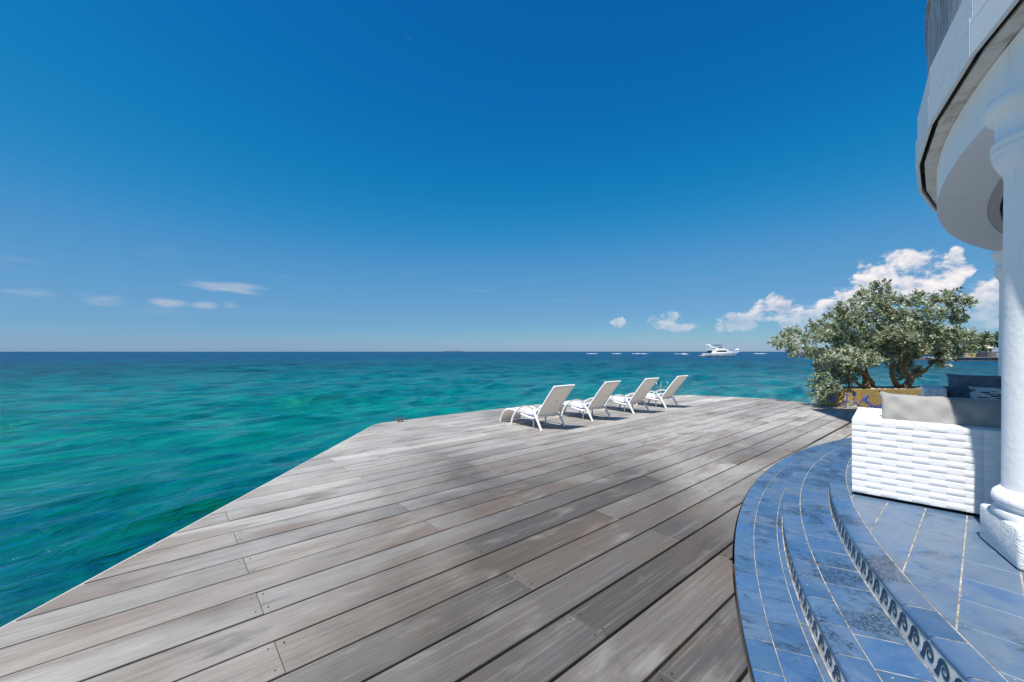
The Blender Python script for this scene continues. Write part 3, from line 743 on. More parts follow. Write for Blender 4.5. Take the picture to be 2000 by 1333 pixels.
def build_loungers():
    pr = lounger_profile(); W = .60
    back = [(1.19 + .49 * t, .262 + .635 * t + .02 * math.sin(t * 3.14)) for t in np.linspace(0, 1, 9)]
    seat_me = sheet(pr, .02, W - .02, .022); back_me = sheet(back, .02, W - .02, .024)
    rail = lambda p, v: autosmooth(MB().tube([(a, v, b + .008) for a, b in p], .021, 10).me(True), 60)
    bf = MB().tube([(a, .012, b + .01) for a, b in back], .021, 10); bf.tube([(a, W - .012, b + .01) for a, b in back], .021, 10)
    bf.tube([(back[-1][0], .0, back[-1][1] + .01), (back[-1][0], W, back[-1][1] + .01)], .023, 10)
    bf_me = autosmooth(bf.me(True), 60)
    arch = catmull([(.44, 0, .0), (.49, 0, .16), (.60, 0, .31), (.76, 0, .415), (.95, 0, .452), (1.10, 0, .405), (1.21, 0, .27), (1.30, 0, .13), (1.375, 0, .0)], 5)
    arch_me = autosmooth(MB().tube([(p.x, 0, max(p.z, .003)) for p in arch], [.024 if p.z < .36 else .020 for p in arch], 10).me(True), 60)
    pad = [p for p in arch if p.z > .36]
    pad_me = autosmooth(MB().tube([(p.x, 0, p.z + .012) for p in pad], .021, 10, .55).me(True), 60)
    leg_me = MB().tube([(0, 0, 0), (-.015, 0, .21)], .017, 10).me(True)
    bar_me = MB().tube([(1.21, -.03, .262), (1.21, W + .03, .262)], .017, 8).me(True)
    badge = MB().lathe([(.001, 0), (.014, .0), (.014, .003), (.001, .003)], 14).me()
    tp = [p for p in pr if .33 < p[0] < 1.14]
    towel_me = sheet(tp, -.225, .225, .010, .026, 10)
    roll_me = autosmooth(MB().lathe([(.001, -.19), (.06, -.19), (.068, -.18), (.068, .18), (.06, .19), (.001, .19)], 24).me(), 40)
    rm = roll_me; 
    for v in rm.vertices: x, y, z = v.co; v.co = (x, z, y)
    rm.flip_normals()
    ax = Vector((.651, -.759)); ang = math.atan2(ax.y, ax.x)                 # +u runs from foot end to head end
    where = ['end one nearest the dock cleat', 'second from the dock cleat', 'third from the dock cleat', 'end one beside the steel ladder']
    feet = [(.59, 8.12), (1.84, 9.21), (3.12, 10.33), (4.33, 11.33)]
    for i, (fx, fy) in enumerate(feet):
        rz = ang + R([0, 1.5, -1.0, 1.2][i]); u = Vector((math.cos(rz), math.sin(rz))); vv = Vector((-u.y, u.x))
        o = Vector((fx, fy)) - u * 1.37 + vv * .045
        t = empty('sun_lounger', (o.x, o.y, 0), rz, label='white woven resin sun lounger, ' + where[i], category='sun lounger', group='sun loungers in a row on the deck')
        obj('seat', seat_me, M_resin, t)
        for v in (.01, W - .01): obj('side_rail', rail(pr, v), M_frame, t)
        b = obj('backrest', back_me, M_resin, t); obj('back_frame', bf_me, M_frame, b)
        m = Matrix.Rotation(math.atan2(.635, .49), 4, 'Y')
        obj('badge', badge, M_badge, b, (1.467, .30, .580), (0, R(90 + 37.6), 0))
        for v in (-.045, W + .045):
            l = obj('leg_arch', arch_me, M_frame, t, (0, v, 0)); obj('armrest', pad_me, M_arm, l)
        for v in (.12, W - .12): obj('leg', leg_me, M_frame, t, (.98, v, 0))
        obj('cross_bar', bar_me, M_frame, t)
        c = vv * .30
        tw = obj('striped_towel', towel_me, M_towel, None, (o.x + c.x, o.y + c.y, 0), (0, 0, rz),
                 label='white towel with blue stripes on the lounger, ' + where[i], category='towel', group='towels spread on the loungers')
        c = u * 1.03 + vv * .26
        obj('rolled_towel', rm, M_roll, None, (o.x + c.x, o.y + c.y, .315), (0, 0, rz),
            label='rolled blue and white towel on the lounger, ' + where[i], category='towel', group='rolled towels on the loungers')
build_loungers()

# ------------------------------------------------------------------ cleat and ladder
def build_small():
    p = ground(782, 824.5)
    t = empty('mooring_cleat', (p.x, p.y, 0), R(28), label='small rusty mooring cleat at the corner of the deck', category='cleat')
    b = MB().box(-.075, .075, -.03, .03, .001, .014).me(); obj('base_plate', bevel_mesh(b, .005, 1), M_rust, t)
    for x in (-.035, .035): obj('post', MB().lathe([(.018, .012), (.012, .03), (.014, .062)], 12, (x, 0, 0)).me(True), M_rust, t)
    obj('horns', MB().tube([(-.135, 0, .098), (-.08, 0, .078), (-.03, 0, .066), (.03, 0, .066), (.08, 0, .080), (.14, 0, .105)], [.007, .012, .016, .016, .012, .007], 10).me(True), M_rust, t)
    p = Vector((5.15, 14.35, 0)); d = Vector((3.44, 1.15)).normalized(); rz = math.atan2(d.y, d.x)
    t = empty('swim_ladder', (p.x, p.y, 0), rz, label='chrome swim ladder handrails at the far deck edge', category='ladder')
    for x in (-.23, .23):
        path = catmull([(x, -.32, .002), (x, -.32, .30), (x, -.28, .50), (x, -.14, .57), (x, .02, .52), (x, .10, .35), (x, .13, .0), (x, .13, -.9)], 5)
        r = obj('handrail', MB().tube(path, .020, 10).me(True), M_chrome, t)
        obj('foot_plate', MB().lathe([(.045, .001), (.045, .008), (.02, .012)], 14, (x, -.32, 0)).me(), M_chrome, r)
    for z in (-.25, -.55, -.85): obj('rung', MB().tube([(-.23, .13, z), (.23, .13, z)], .016, 8).me(True), M_chrome, t)
build_small()

# ------------------------------------------------------------------ planter with mosaic, tree, shrub
PL = [Vector(p) for p in ((9.55, 12.62), (9.40, 12.35), (9.36, 11.98), (9.44, 11.66), (9.62, 11.44), (9.85, 11.35), (10.5, 11.34), (11.6, 11.40), (12.6, 11.55), (13.4, 11.8), (13.5, 12.7))]
def build_planter():
    H = .545; th = .13
    t = empty('mosaic_planter', (11, 11.9, 0), label='low curved planter wall with gold mosaic and cobalt blue waves', category='planter'); L0 = Vector(t.location)
    def out_in(d):
        n = len(PL); o = []
        for i in range(n):
            a = PL[max(i - 1, 0)]; b = PL[min(i + 1, n - 1)]; e = (b - a).normalized(); o.append(PL[i] + Vector((-e.y, e.x)) * d)
        return o
    I = out_in(th); n = len(PL)
    v = []; f = []
    for P_, z in ((PL, .002), (PL, H), (I, H), (I, .002)): v += [(p.x - L0.x, p.y - L0.y, z) for p in P_]
    for k in range(3):
        for i in range(n - 1): f.append((k * n + i, k * n + i + 1, (k + 1) * n + i + 1, (k + 1) * n + i))
    f += [(0, n, 2 * n, 3 * n), (n - 1, 4 * n - 1, 3 * n - 1, 2 * n - 1)]
    me = mesh(v, f); bm = bmesh.new(); bm.from_mesh(me); bmesh.ops.recalc_face_normals(bm, faces=bm.faces); bm.to_mesh(me); bm.free(); bevel_mesh(me, .012, 2, 50)
    obj('wall', me, M_gold, t)
    I2 = out_in(th - .01)
    pv = [(p.x - L0.x, p.y - L0.y, .002) for p in I2] + [(p.x - L0.x, p.y - L0.y, H - .03) for p in I2]
    f = [tuple(range(n))[::-1], tuple(range(n, 2 * n))] + [(i, (i + 1) % n, n + (i + 1) % n, n + i) for i in range(n)]
    obj('soil', mesh(pv, f), M_soil, t)
    # loose stones on the soil
    for i in range(46):
        a = random.random(); x = 9.75 + 3.5 * a; y = 11.55 + .18 * random.random() + max(0, x - 11.2) * .16; s = random.uniform(.02, .05)
        bm = bmesh.new(); bmesh.ops.create_icosphere(bm, subdivisions=1, radius=s)
        for q in bm.verts: q.co = Vector((q.co.x * random.uniform(.8, 1.3), q.co.y * random.uniform(.8, 1.2), q.co.z * .65))
        m2 = bpy.data.meshes.new('stone'); bm.to_mesh(m2); bm.free()
        obj('stone', m2, M_cream, t, (x - L0.x, y - L0.y, H - .03 + s * .35))
    # blue wave shapes, proud of the gold wall
    seg = [(PL[i + 1] - PL[i]).length for i in range(n - 1)]
    def hit(px):
        k = (px - 1000) / F
        for i in range(1, n - 1):
            a, b = PL[i], PL[i + 1]; fa, fb = a.x - k * a.y, b.x - k * b.y
            if fa <= 0 <= fb and abs(fb - fa) > 1e-6 and (b.x > a.x):
                s = fa / (fa - fb); return i, s
        return 5, 0.0
    S0 = [0]
    for s in seg: S0.append(S0[-1] + s)
    def pos(s):
        s = max(.45, min(S0[-1] - .05, s))
        for i in range(n - 1):
            if s <= S0[i + 1]:
                e = (PL[i + 1] - PL[i]).normalized(); nn = Vector((e.y, -e.x)); return PL[i] + e * (s - S0[i]), nn
    def shape(zp, mat, proud, shift=0.0, name='wave_mosaic'):
        pts = []
        for (zx, zy) in zp:
            px, py = 1480 + zx / 7.692, 740 + zy / 7.692
            i, s = hit(px); arc = S0[i] + s * seg[i] + shift; p, _ = pos(arc); zz = CH - (py - HY) * (pos(S0[i] + s * seg[i])[0].y) / F
            pts.append((arc, max(.006, min(H - .02, zz))))
        # resample the outline so that it follows the curve
        loop = []
        for i, a in enumerate(pts):
            b = pts[(i + 1) % len(pts)]; m = max(1, int(math.hypot(b[0] - a[0], b[1] - a[1]) / .08))
            for k in range(m): loop.append((a[0] + (b[0] - a[0]) * k / m, a[1] + (b[1] - a[1]) * k / m))
        tri = tessellate_polygon([[Vector((a, b, 0)) for a, b in loop]]); v = []; m = len(loop)
        for d in (proud, -.004):
            for (a, z) in loop:
                p, nn = pos(a); v.append((p.x + nn.x * d - L0.x, p.y + nn.y * d - L0.y, z))
        f = [tuple(q) for q in tri] + [tuple(x + m for x in q[::-1]) for q in tri] + [(i, (i + 1) % m, m + (i + 1) % m, m + i) for i in range(m)]
        me = mesh(v, f); bm = bmesh.new(); bm.from_mesh(me); bmesh.ops.recalc_face_normals(bm, faces=bm.faces); bm.to_mesh(me); bm.free()
        obj(name, me, mat, t)
    P4 = [(950, 215), (990, 225), (985, 290), (1020, 340), (1030, 392), (975, 385), (940, 370), (940, 300)]
    P1 = [(1175, 195), (1130, 200), (1095, 230), (1060, 290), (1050, 340), (1040, 402), (1180, 416), (1260, 424), (1325, 428), (1330, 400), (1290, 392), (1250, 368), (1205, 382), (1170, 350), (1155, 300), (1160, 240)]
    P2 = [(1320, 212), (1385, 250), (1492, 212), (1455, 260), (1450, 310), (1480, 345), (1515, 385), (1430, 352), (1380, 345), (1298, 372), (1325, 310), (1335, 260)]
    P3 = [(1668, 235), (1600, 265), (1560, 310), (1512, 390), (1535, 444), (1640, 448), (1780, 449), (1925, 449), (1920, 370), (1885, 325), (1850, 378), (1790, 405), (1720, 395), (1668, 350), (1643, 300)]
    for sh in (P4, P1, P2, P3): shape(sh, M_blue, .008)
    for d in (1.02, 2.0): shape(P2, M_blue, .008, d); shape(P3, M_blue, .008, d)
    shape([(1350, 372), (1420, 360), (1480, 400), (1508, 438), (1342, 426)], M_teal, .012, 0, 'shell_mosaic')
build_planter()

def leaf_cloud(clumps, per, nl, size, seed, up=.35):
    """leaf rosettes on twig tips through the clumps: returns verts, faces, tint"""
    rg = np.random.default_rng(seed); V = []; T = []; tips = []
    for (c, rx, rz) in clumps:
        k = max(4, int(per * (rx * rx * rz) ** .62 / .18))
        d = rg.normal(size=(k, 3)); d /= np.linalg.norm(d, axis=1)[:, None]
        rad = rg.uniform(.35, 1.0, (k, 1)) ** .6
        pts = np.array(c) + d * rad * np.array([rx, rx, rz]); ax = d + np.array([0, 0, up]) + rg.normal(0, .35, (k, 3)); ax /= np.linalg.norm(ax, axis=1)[:, None]
        tint0 = np.clip(rg.normal(.46, .27, k) , 0, 1)
        for p, a, t0 in zip(pts, ax, tint0): tips.append((p, a, t0))
    n = len(tips) * nl
    P = np.repeat(np.array([t[0] for t in tips]), nl, 0); A = np.repeat(np.array([t[1] for t in tips]), nl, 0); T0 = np.repeat(np.array([t[2] for t in tips]), nl)
    P = P + A * rg.uniform(-.10, .06, (n, 1))
    D = A * rg.uniform(.1, 1.0, (n, 1)) + rg.normal(0, .62, (n, 3)); D /= np.linalg.norm(D, axis=1)[:, None]
    S = np.cross(D, rg.normal(size=(n, 3))); S /= np.linalg.norm(S, axis=1)[:, None]; Nn = np.cross(S, D)
    L = size * rg.uniform(.6, 1.2, (n, 1)); Wd = L * .20
    base = P; mid = P + D * L * .55 + Nn * L * .06; tip = P + D * L
    V = np.stack([base, mid + S * Wd, tip, mid - S * Wd], 1).reshape(-1, 3)
    Fq = np.arange(n * 4).reshape(n, 4)
    tint = np.clip(T0 + rg.normal(0, .16, n), 0, 1)
    return V, Fq, np.repeat(tint, 4), tips
def leaf_mesh(V, Fq, tint, name):
    me = bpy.data.meshes.new(name); me.vertices.add(len(V)); me.vertices.foreach_set('co', V.astype(np.float32).ravel())
    me.loops.add(Fq.size); me.loops.foreach_set('vertex_index', Fq.ravel().astype(np.int32))
    me.polygons.add(len(Fq)); me.polygons.foreach_set('loop_start', np.arange(0, Fq.size, 4, dtype=np.int32)); me.update(calc_edges=True)
    at_ = me.attributes.new('tint', 'FLOAT', 'POINT'); at_.data.foreach_set('value', tint.astype(np.float32)); return me
def build_tree():
    def zc(x, y): return 1480 + x / 3.508, 460 + y / 3.508
    pts = [(165, 735), (235, 680), (285, 790), (350, 700), (425, 620), (470, 700), (395, 810), (545, 560), (615, 500), (560, 670), (640, 610), (700, 555), (735, 385), (722, 450), (852, 350),
           (868, 420), (800, 500), (935, 440), (880, 540), (800, 635), (900, 640), (760, 730), (660, 770), (560, 790), (480, 830), (940, 750), (1000, 850), (885, 825), (1055, 560), (1120, 405),
           (1060, 450), (1180, 445), (1180, 540), (1262, 440), (1335, 408), (1378, 480), (1290, 540), (1368, 570), (1120, 640), (1230, 655), (1335, 680), (1440, 680), (1500, 720), (1420, 765),
           (1300, 795), (1200, 790), (1262, 865), (1105, 775), (1040, 695), (965, 560), (700, 690), (620, 700), (1010, 790), (840, 720), (640, 855), (560, 880), (950, 880), (1025, 930), (600, 930), (480, 900), (740, 850)]
    rg = random.Random(5); base_y = 12.15; clumps = []
    for (x, y) in pts:
        px, py = zc(x, y); Yd = base_y + rg.uniform(-.75, .95); p = at(px, py, Yd)
        edge = min(1.0, abs(x - 820) / 700); r = rg.uniform(.29, .43) * (1.0 - .25 * edge)
        if y < 480: r *= .72
        clumps.append(((p.x, p.y, p.z), r, r * .68))
    # a few more inside the crown, at several depths
    for i in range(26):
        px, py = zc(rg.uniform(480, 1340), rg.uniform(600, 790)); p = at(px, py, base_y + rg.uniform(-.9, 1.1)); r = rg.uniform(.22, .34); clumps.append(((p.x, p.y, p.z), r, r * .6))
    root = Vector((10.95, 12.05, .52))
    t = empty('silver_buttonwood_tree', (11.1, 12.1, .515), label='gnarled silvery-leaved tree growing in the mosaic planter', category='tree'); L0 = Vector(t.location)
    V, Fq, tint, tips = leaf_cloud(clumps, 66, 13, .115, 11)
    obj('crown', leaf_mesh(V - np.array(L0), Fq, tint, 'crown'), M_leaf, t)
    # four stems from the soil, then limbs to every clump
    stems = [[(10.55, 12.0, .5), (10.50, 12.0, .95), (10.42, 12.05, 1.35), (10.30, 12.1, 1.75)], [(10.75, 12.0, .5), (10.62, 11.95, .75), (10.2, 11.9, 1.05), (9.55, 11.95, 1.35), (9.0, 12.0, 1.55)],
             [(11.65, 12.1, .5), (11.45, 12.05, .68), (11.30, 12.0, .95), (11.42, 12.1, 1.35), (11.2, 12.1, 1.8)], [(11.75, 12.1, .5), (11.95, 12.1, .8), (11.80, 12.15, 1.15), (12.1, 12.2, 1.6), (12.6, 12.3, 1.85)],
             [(10.5, 11.95, .5), (10.1, 11.85, .7), (9.75, 11.8, 1.0), (9.5, 11.8, 1.25)], [(11.85, 12.1, .85), (12.3, 12.05, .98), (12.55, 12.1, 1.2), (13.0, 12.2, 1.5)]]
    sm = MB(); nodes = []
    for k, s in enumerate(stems):
        c = catmull(s, 6); r0 = [.085, .06, .065, .085, .04, .04][k]; c = [p + Vector((rg.uniform(-.015, .015), rg.uniform(-.015, .015), 0)) for p in c]
        sm.tube([p - L0 for p in c], [r0 * (1.25 - .75 * i / (len(c) - 1)) if i else r0 * 1.5 for i in range(len(c))], 9); nodes += [(p, r0 * (1.1 - .6 * i / len(c))) for i, p in enumerate(c) if p.z > .95]
    obj('trunk', sm.me(True), M_bark, t)
    lm = MB(); order = sorted(clumps, key=lambda c: (Vector(c[0]) - Vector((11, 12.1, 1.4))).length)
    for (c, r, rz) in order:
        c = Vector(c); n0, rr = min(nodes, key=lambda q: (q[0] - c).length + (0 if q[0].z < c.z + .1 else .6)); d = (c - n0); mid = n0 + d * .5 + Vector((rg.uniform(-.12, .12), rg.uniform(-.12, .12), rg.uniform(-.1, .08))) * min(1, d.length)
        pth = catmull([n0, mid, c + Vector((0, 0, rz * .3))], 5); r0 = min(rr * .7, .034); r0 = max(r0, .012)
        lm.tube([p - L0 for p in pth], [r0 * (1 - .7 * i / (len(pth) - 1)) for i in range(len(pth))], 6); nodes += [(p, r0 * .8) for p in pth[3:]]
    for (p, a, t0) in tips[::3]:
        q = Vector(p) - L0; a = Vector(a); lm.tube([q - a * .24 + Vector((0, 0, -.04)), q - a * .1, q], [.006, .005, .003], 4)
    obj('branches', lm.me(True), M_bark, t)
    # leafy shrub hanging over the planter's end
    pts = [(430, 945, 11.5), (480, 1000, 11.35), (425, 1050, 11.4), (530, 955, 11.6), (405, 1105, 11.55), (575, 930, 11.8), (450, 1085, 11.3), (500, 1045, 11.3), (390, 1010, 11.7), (620, 965, 12.0)]
    cl = []
    for (x, y, Yd) in pts:
        px, py = zc(x, y); p = at(px, py, Yd); cl.append(((p.x, p.y, max(p.z, .2)), rg.uniform(.17, .23), rg.uniform(.16, .22)))
    s = empty('trailing_shrub', (9.75, 11.75, .515), label='grey-green shrub trailing over the end of the mosaic planter', category='shrub'); L1 = Vector(s.location)
    V, Fq, tint, tips = leaf_cloud(cl, 60, 13, .10, 12, -.2); V[:, 2] = np.maximum(V[:, 2], .02)
    obj('foliage', leaf_mesh(V - np.array(L1), Fq, tint * .75, 'foliage'), M_leaf, s)
    st = MB()
    for (c, r, rz) in cl:
        c = Vector(c); b = Vector((9.8 + rg.uniform(-.1, .1), 11.75 + rg.uniform(-.1, .1), .5)); st.tube([q - L1 for q in catmull([b, b + Vector((0, 0, .22)), (b + c) / 2 + Vector((0, 0, .15)), c], 4)], [.013] * 12 + [.005], 5)
    obj('stems', st.me(True), M_bark, s)
build_tree()

# ------------------------------------------------------------------ sofas and cushions
def strips(parent, W, H, M, cw=.098, ch=.0525):
    """over-and-under woven panel in local x (0..W) and z (0..H), outward normal -y; M places it"""
    nc = max(1, round(W / cw)); cw = W / nc; nrw = max(1, round(H / ch)); ch = H / nrw; A = .0020
    Rm = M.to_3x3().to_euler()
    for j in range(nrw):
        xs = np.linspace(0, W, nc * 6 + 1); z0 = -ch / 2 + .0016; v = []; f = []
        for x in xs:
            ph = math.sin(math.pi * (x / cw - j)); y = -A * max(-1, min(1, ph * 4)) - .002
            for (dz, dy) in ((z0, .0022), (z0 * .9, 0), (-z0 * .9, 0), (-z0, .0022)): v.append((x - W / 2, y + dy, dz))
        for i in range(len(xs) - 1):
            for k in range(3): f.append((i * 4 + k, (i + 1) * 4 + k, (i + 1) * 4 + k + 1, i * 4 + k + 1))
        p = M @ Vector((W / 2, 0, (j + .5) * ch)); obj('weave_band', mesh(v, f, True), M_weave_h, parent, p, Rm)
    for i in range(nc):
        zs = np.linspace(0, H, nrw * 6 + 1); x0 = -cw / 2 + .0022; v = []; f = []
        for z in zs:
            ph = math.sin(math.pi * (z / ch - .0)) * (-1 if i % 2 else 1); y = A * max(-1, min(1, ph * 4)) - .002
            for (dx, dy) in ((x0, .0015), (x0 * .95, 0), (-x0 * .95, 0), (-x0, .0015)): v.append((dx, y + dy, z - H / 2))
        for k2 in range(len(zs) - 1):
            for k in range(3): f.append((k2 * 4 + k, k2 * 4 + k + 1, (k2 + 1) * 4 + k + 1, (k2 + 1) * 4 + k))
        p = M @ Vector(((i + .5) * cw, 0, H / 2)); obj('weave_upright', mesh(v, f, True), M_weave_v, parent, p, Rm)
def cushion_mesh(L, H, T, seed, wr=.010):
    rg = np.random.default_rng(seed); nx, nz = 44, 22; v = []; f = []
    ph = rg.uniform(0, 6.28, 8); fr = rg.uniform(4, 15, 8); dr = rg.uniform(-1.2, 1.2, 8)
    for side in (-1, 1):
        for i in range(nx + 1):
            for j in range(nz + 1):
                a, b = 2 * i / nx - 1, 2 * j / nz - 1
                puff = (max(0, 1 - abs(a) ** 3.2) * max(0, 1 - abs(b) ** 2.6)) ** .55
                pin = 1 - .10 * (1 - abs(a) ** 6) * abs(b) ** 3 ; pinx = 1 - .05 * (1 - abs(b) ** 4) * abs(a) ** 5
                w = sum(math.sin(fr[q] * (a * L + dr[q] * b * H) * 1.6 + ph[q]) for q in range(8)) / 8
                v.append((a * L / 2 * pinx, side * T / 2 * puff + wr * w * puff ** .6 * (1.4 if abs(a) > .6 else .8), b * H / 2 * pin + wr * .2 * w * (abs(b) > .9)))
    S = (nx + 1) * (nz + 1)
    for i in range(nx):
        for j in range(nz):
            a = i * (nz + 1) + j; f.append((a, a + nz + 1, a + nz + 2, a + 1)); f.append((S + a, S + a + 1, S + a + nz + 2, S + a + nz + 1))
    me = mesh(v, f, True); bm = bmesh.new(); bm.from_mesh(me); bmesh.ops.remove_doubles(bm, verts=bm.verts, dist=.0008); bmesh.ops.recalc_face_normals(bm, faces=bm.faces)
    bm.to_mesh(me); bm.free(); me.polygons.foreach_set('use_smooth', [True] * len(me.polygons)); return me
def build_sofas():
    e1 = Vector((.73, -.683)).normalized(); rz = math.atan2(e1.y, e1.x)                 # local x along the back, local y into the seat
    def block(par, x0, x1, y0, y1, z0, z1, name):
        me = MB().box(x0, x1, y0, y1, z0, z1).me(); bevel_mesh(me, .014, 2); return obj(name, me, M_wcore, par)
    # sofa seen from behind
    O = Vector((3.07, 3.644)); H = .655; zf = .03
    t = empty('wicker_sofa', (O.x, O.y, Z2), rz, label='white woven wicker sofa beside the tall white column, seen from behind', category='sofa')
    L, D, B = 1.95, 1.06, .20
    block(t, .008, L - .008, .008, B - .008, zf, H + zf - .008, 'back'); block(t, .008, B - .008, B, D, zf, H + zf - .008, 'arm'); block(t, L - B, L - .008, B, D, zf, H + zf - .008, 'arm')
    block(t, B, L - B, B - .004, D - .03, zf, .30, 'seat_base')
    sc = MB().box(B + .01, L - B - .01, B + .02, D - .02, .302, .43).me(); obj('seat_cushion', bevel_mesh(sc, .03, 3), M_cush, t)
    strips(t, L, H, Matrix.Translation((0, .004, zf)))
    RZ = lambda a: Matrix.Rotation(R(a), 4, 'Z'); RX = Matrix.Rotation(R(-90), 4, 'X')
    strips(t, D, H, Matrix.Translation((.004, D, zf)) @ RZ(-90))
    strips(t, L, B, Matrix.Translation((0, .0, H + zf - .004)) @ RX, .098, .05)
    strips(t, B, D - B, Matrix.Translation((0, B, H + zf - .004)) @ RX, .067, .0525)
    for (x, y) in ((.06, .06), (L - .06, .06), (.06, D - .06), (L - .06, D - .06)): obj('foot', MB().lathe([(.022, .001), (.022, zf + .004)], 12, (x, y, 0)).me(), M_badge, t)
    def put(name, me, mat, lx, ly, z, tilt, label, o=O, yaw=0, sgn=1):
        c = Vector((o.x, o.y)) + e1 * lx + Vector((-e1.y, e1.x)) * ly
        return obj(name, me, mat, None, (c.x, c.y, z), (R(tilt), 0, rz + yaw), label=label, category='cushion')
    cm = cushion_mesh(1.06, .54, .17, 3, .045)
    put('back_cushion', cm, M_cush, .70, .285, Z2 + .66, -9, 'long light grey cushion resting on the back of the near wicker sofa')
    # sofa across the corner, facing us
    O2 = Vector((6.33, 6.20)); H2 = .70
    t = empty('wicker_sofa', (O2.x, O2.y, Z2), rz, label='white woven wicker sofa in the shade with slate blue back cushion', category='sofa')
    L, D, B = 1.9, .86, .24
    block(t, .008, B - .008, .008, D, zf, H2 + zf - .008, 'arm'); block(t, L - B, L - .008, .008, D, zf, H2 + zf - .008, 'arm'); block(t, B, L - B, D - .18, D, zf, .72, 'back'); block(t, B, L - B, .02, D - .18, zf, .30, 'seat_base')
    sc = MB().box(B + .01, L - B - .01, .02, D - .19, .302, .44).me(); obj('seat_cushion', bevel_mesh(sc, .03, 3), M_cushd, t)
    strips(t, B, H2, Matrix.Translation((0, .004, zf)), .08, .07); strips(t, B, D, Matrix.Translation((0, 0, H2 + zf - .004)) @ RX, .08, .07)
    strips(t, D, H2, Matrix.Translation((.004, D, zf)) @ RZ(-90), .1, .07)
    for (x, y) in ((.06, .06), (L - .06, .06), (.06, D - .06), (L - .06, D - .06)): obj('foot', MB().lathe([(.022, .001), (.022, zf + .004)], 12, (x, y, 0)).me(), M_badge, t)
    put('back_cushion', cushion_mesh(1.02, .56, .18, 5, .04), M_cushd, .78, .55, Z2 + .68, -14, 'slate blue cushion leaning on the back of the shaded wicker sofa', O2)
    put('leaf_print_cushion', cushion_mesh(.62, .36, .15, 9, .006), M_print, .80, .36, Z2 + .60, -18, 'small cushion printed with dark palm leaves on the shaded wicker sofa', O2)
build_sofas()

# ------------------------------------------------------------------ out on the water: yacht, boat, breakers, island, quay
M_gel = material('white_gelcoat', base=(.80, .80, .79), rough=.25, spec=.5)
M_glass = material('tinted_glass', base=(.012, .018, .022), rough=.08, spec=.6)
M_navy = material('navy_canvas', base=(.012, .022, .06), rough=.8)
M_boot = material('dark_waterline', base=(.03, .025, .025), rough=.5)
M_red = material('red_tender', base=(.40, .11, .09), rough=.5)
M_foam = material('sea_foam', base=(.80, .82, .82), rough=.9, spec=.1)
def loft(secs, close=True):
    n = len(secs[0]); v = [p for s in secs for p in s]; f = []
    for i in range(len(secs) - 1):
        for k in range(n - (0 if close else 1)): f.append((i * n + k, i * n + (k + 1) % n, (i + 1) * n + (k + 1) % n, (i + 1) * n + k))
    if close: f += [tuple(range(n))[::-1], tuple((len(secs) - 1) * n + k for k in range(n))]
    me = mesh(v, f); bm = bmesh.new(); bm.from_mesh(me); bmesh.ops.recalc_face_normals(bm, faces=bm.faces); bm.to_mesh(me); bm.free(); return autosmooth(me, 35)
def prismY(poly, y0, y1, taper=1.0):
    """side outline (x, z) made solid between two beams"""
    n = len(poly); v = [(x, y0, z) for x, z in poly] + [(x, y1, z) for x, z in poly]
    f = [tuple(range(n)), tuple(range(n, 2 * n))[::-1]] + [(i, n + i, n + (i + 1) % n, (i + 1) % n) for i in range(n)]
    me = mesh(v, f); bm = bmesh.new(); bm.from_mesh(me); bmesh.ops.recalc_face_normals(bm, faces=bm.faces); bm.to_mesh(me); bm.free(); return me
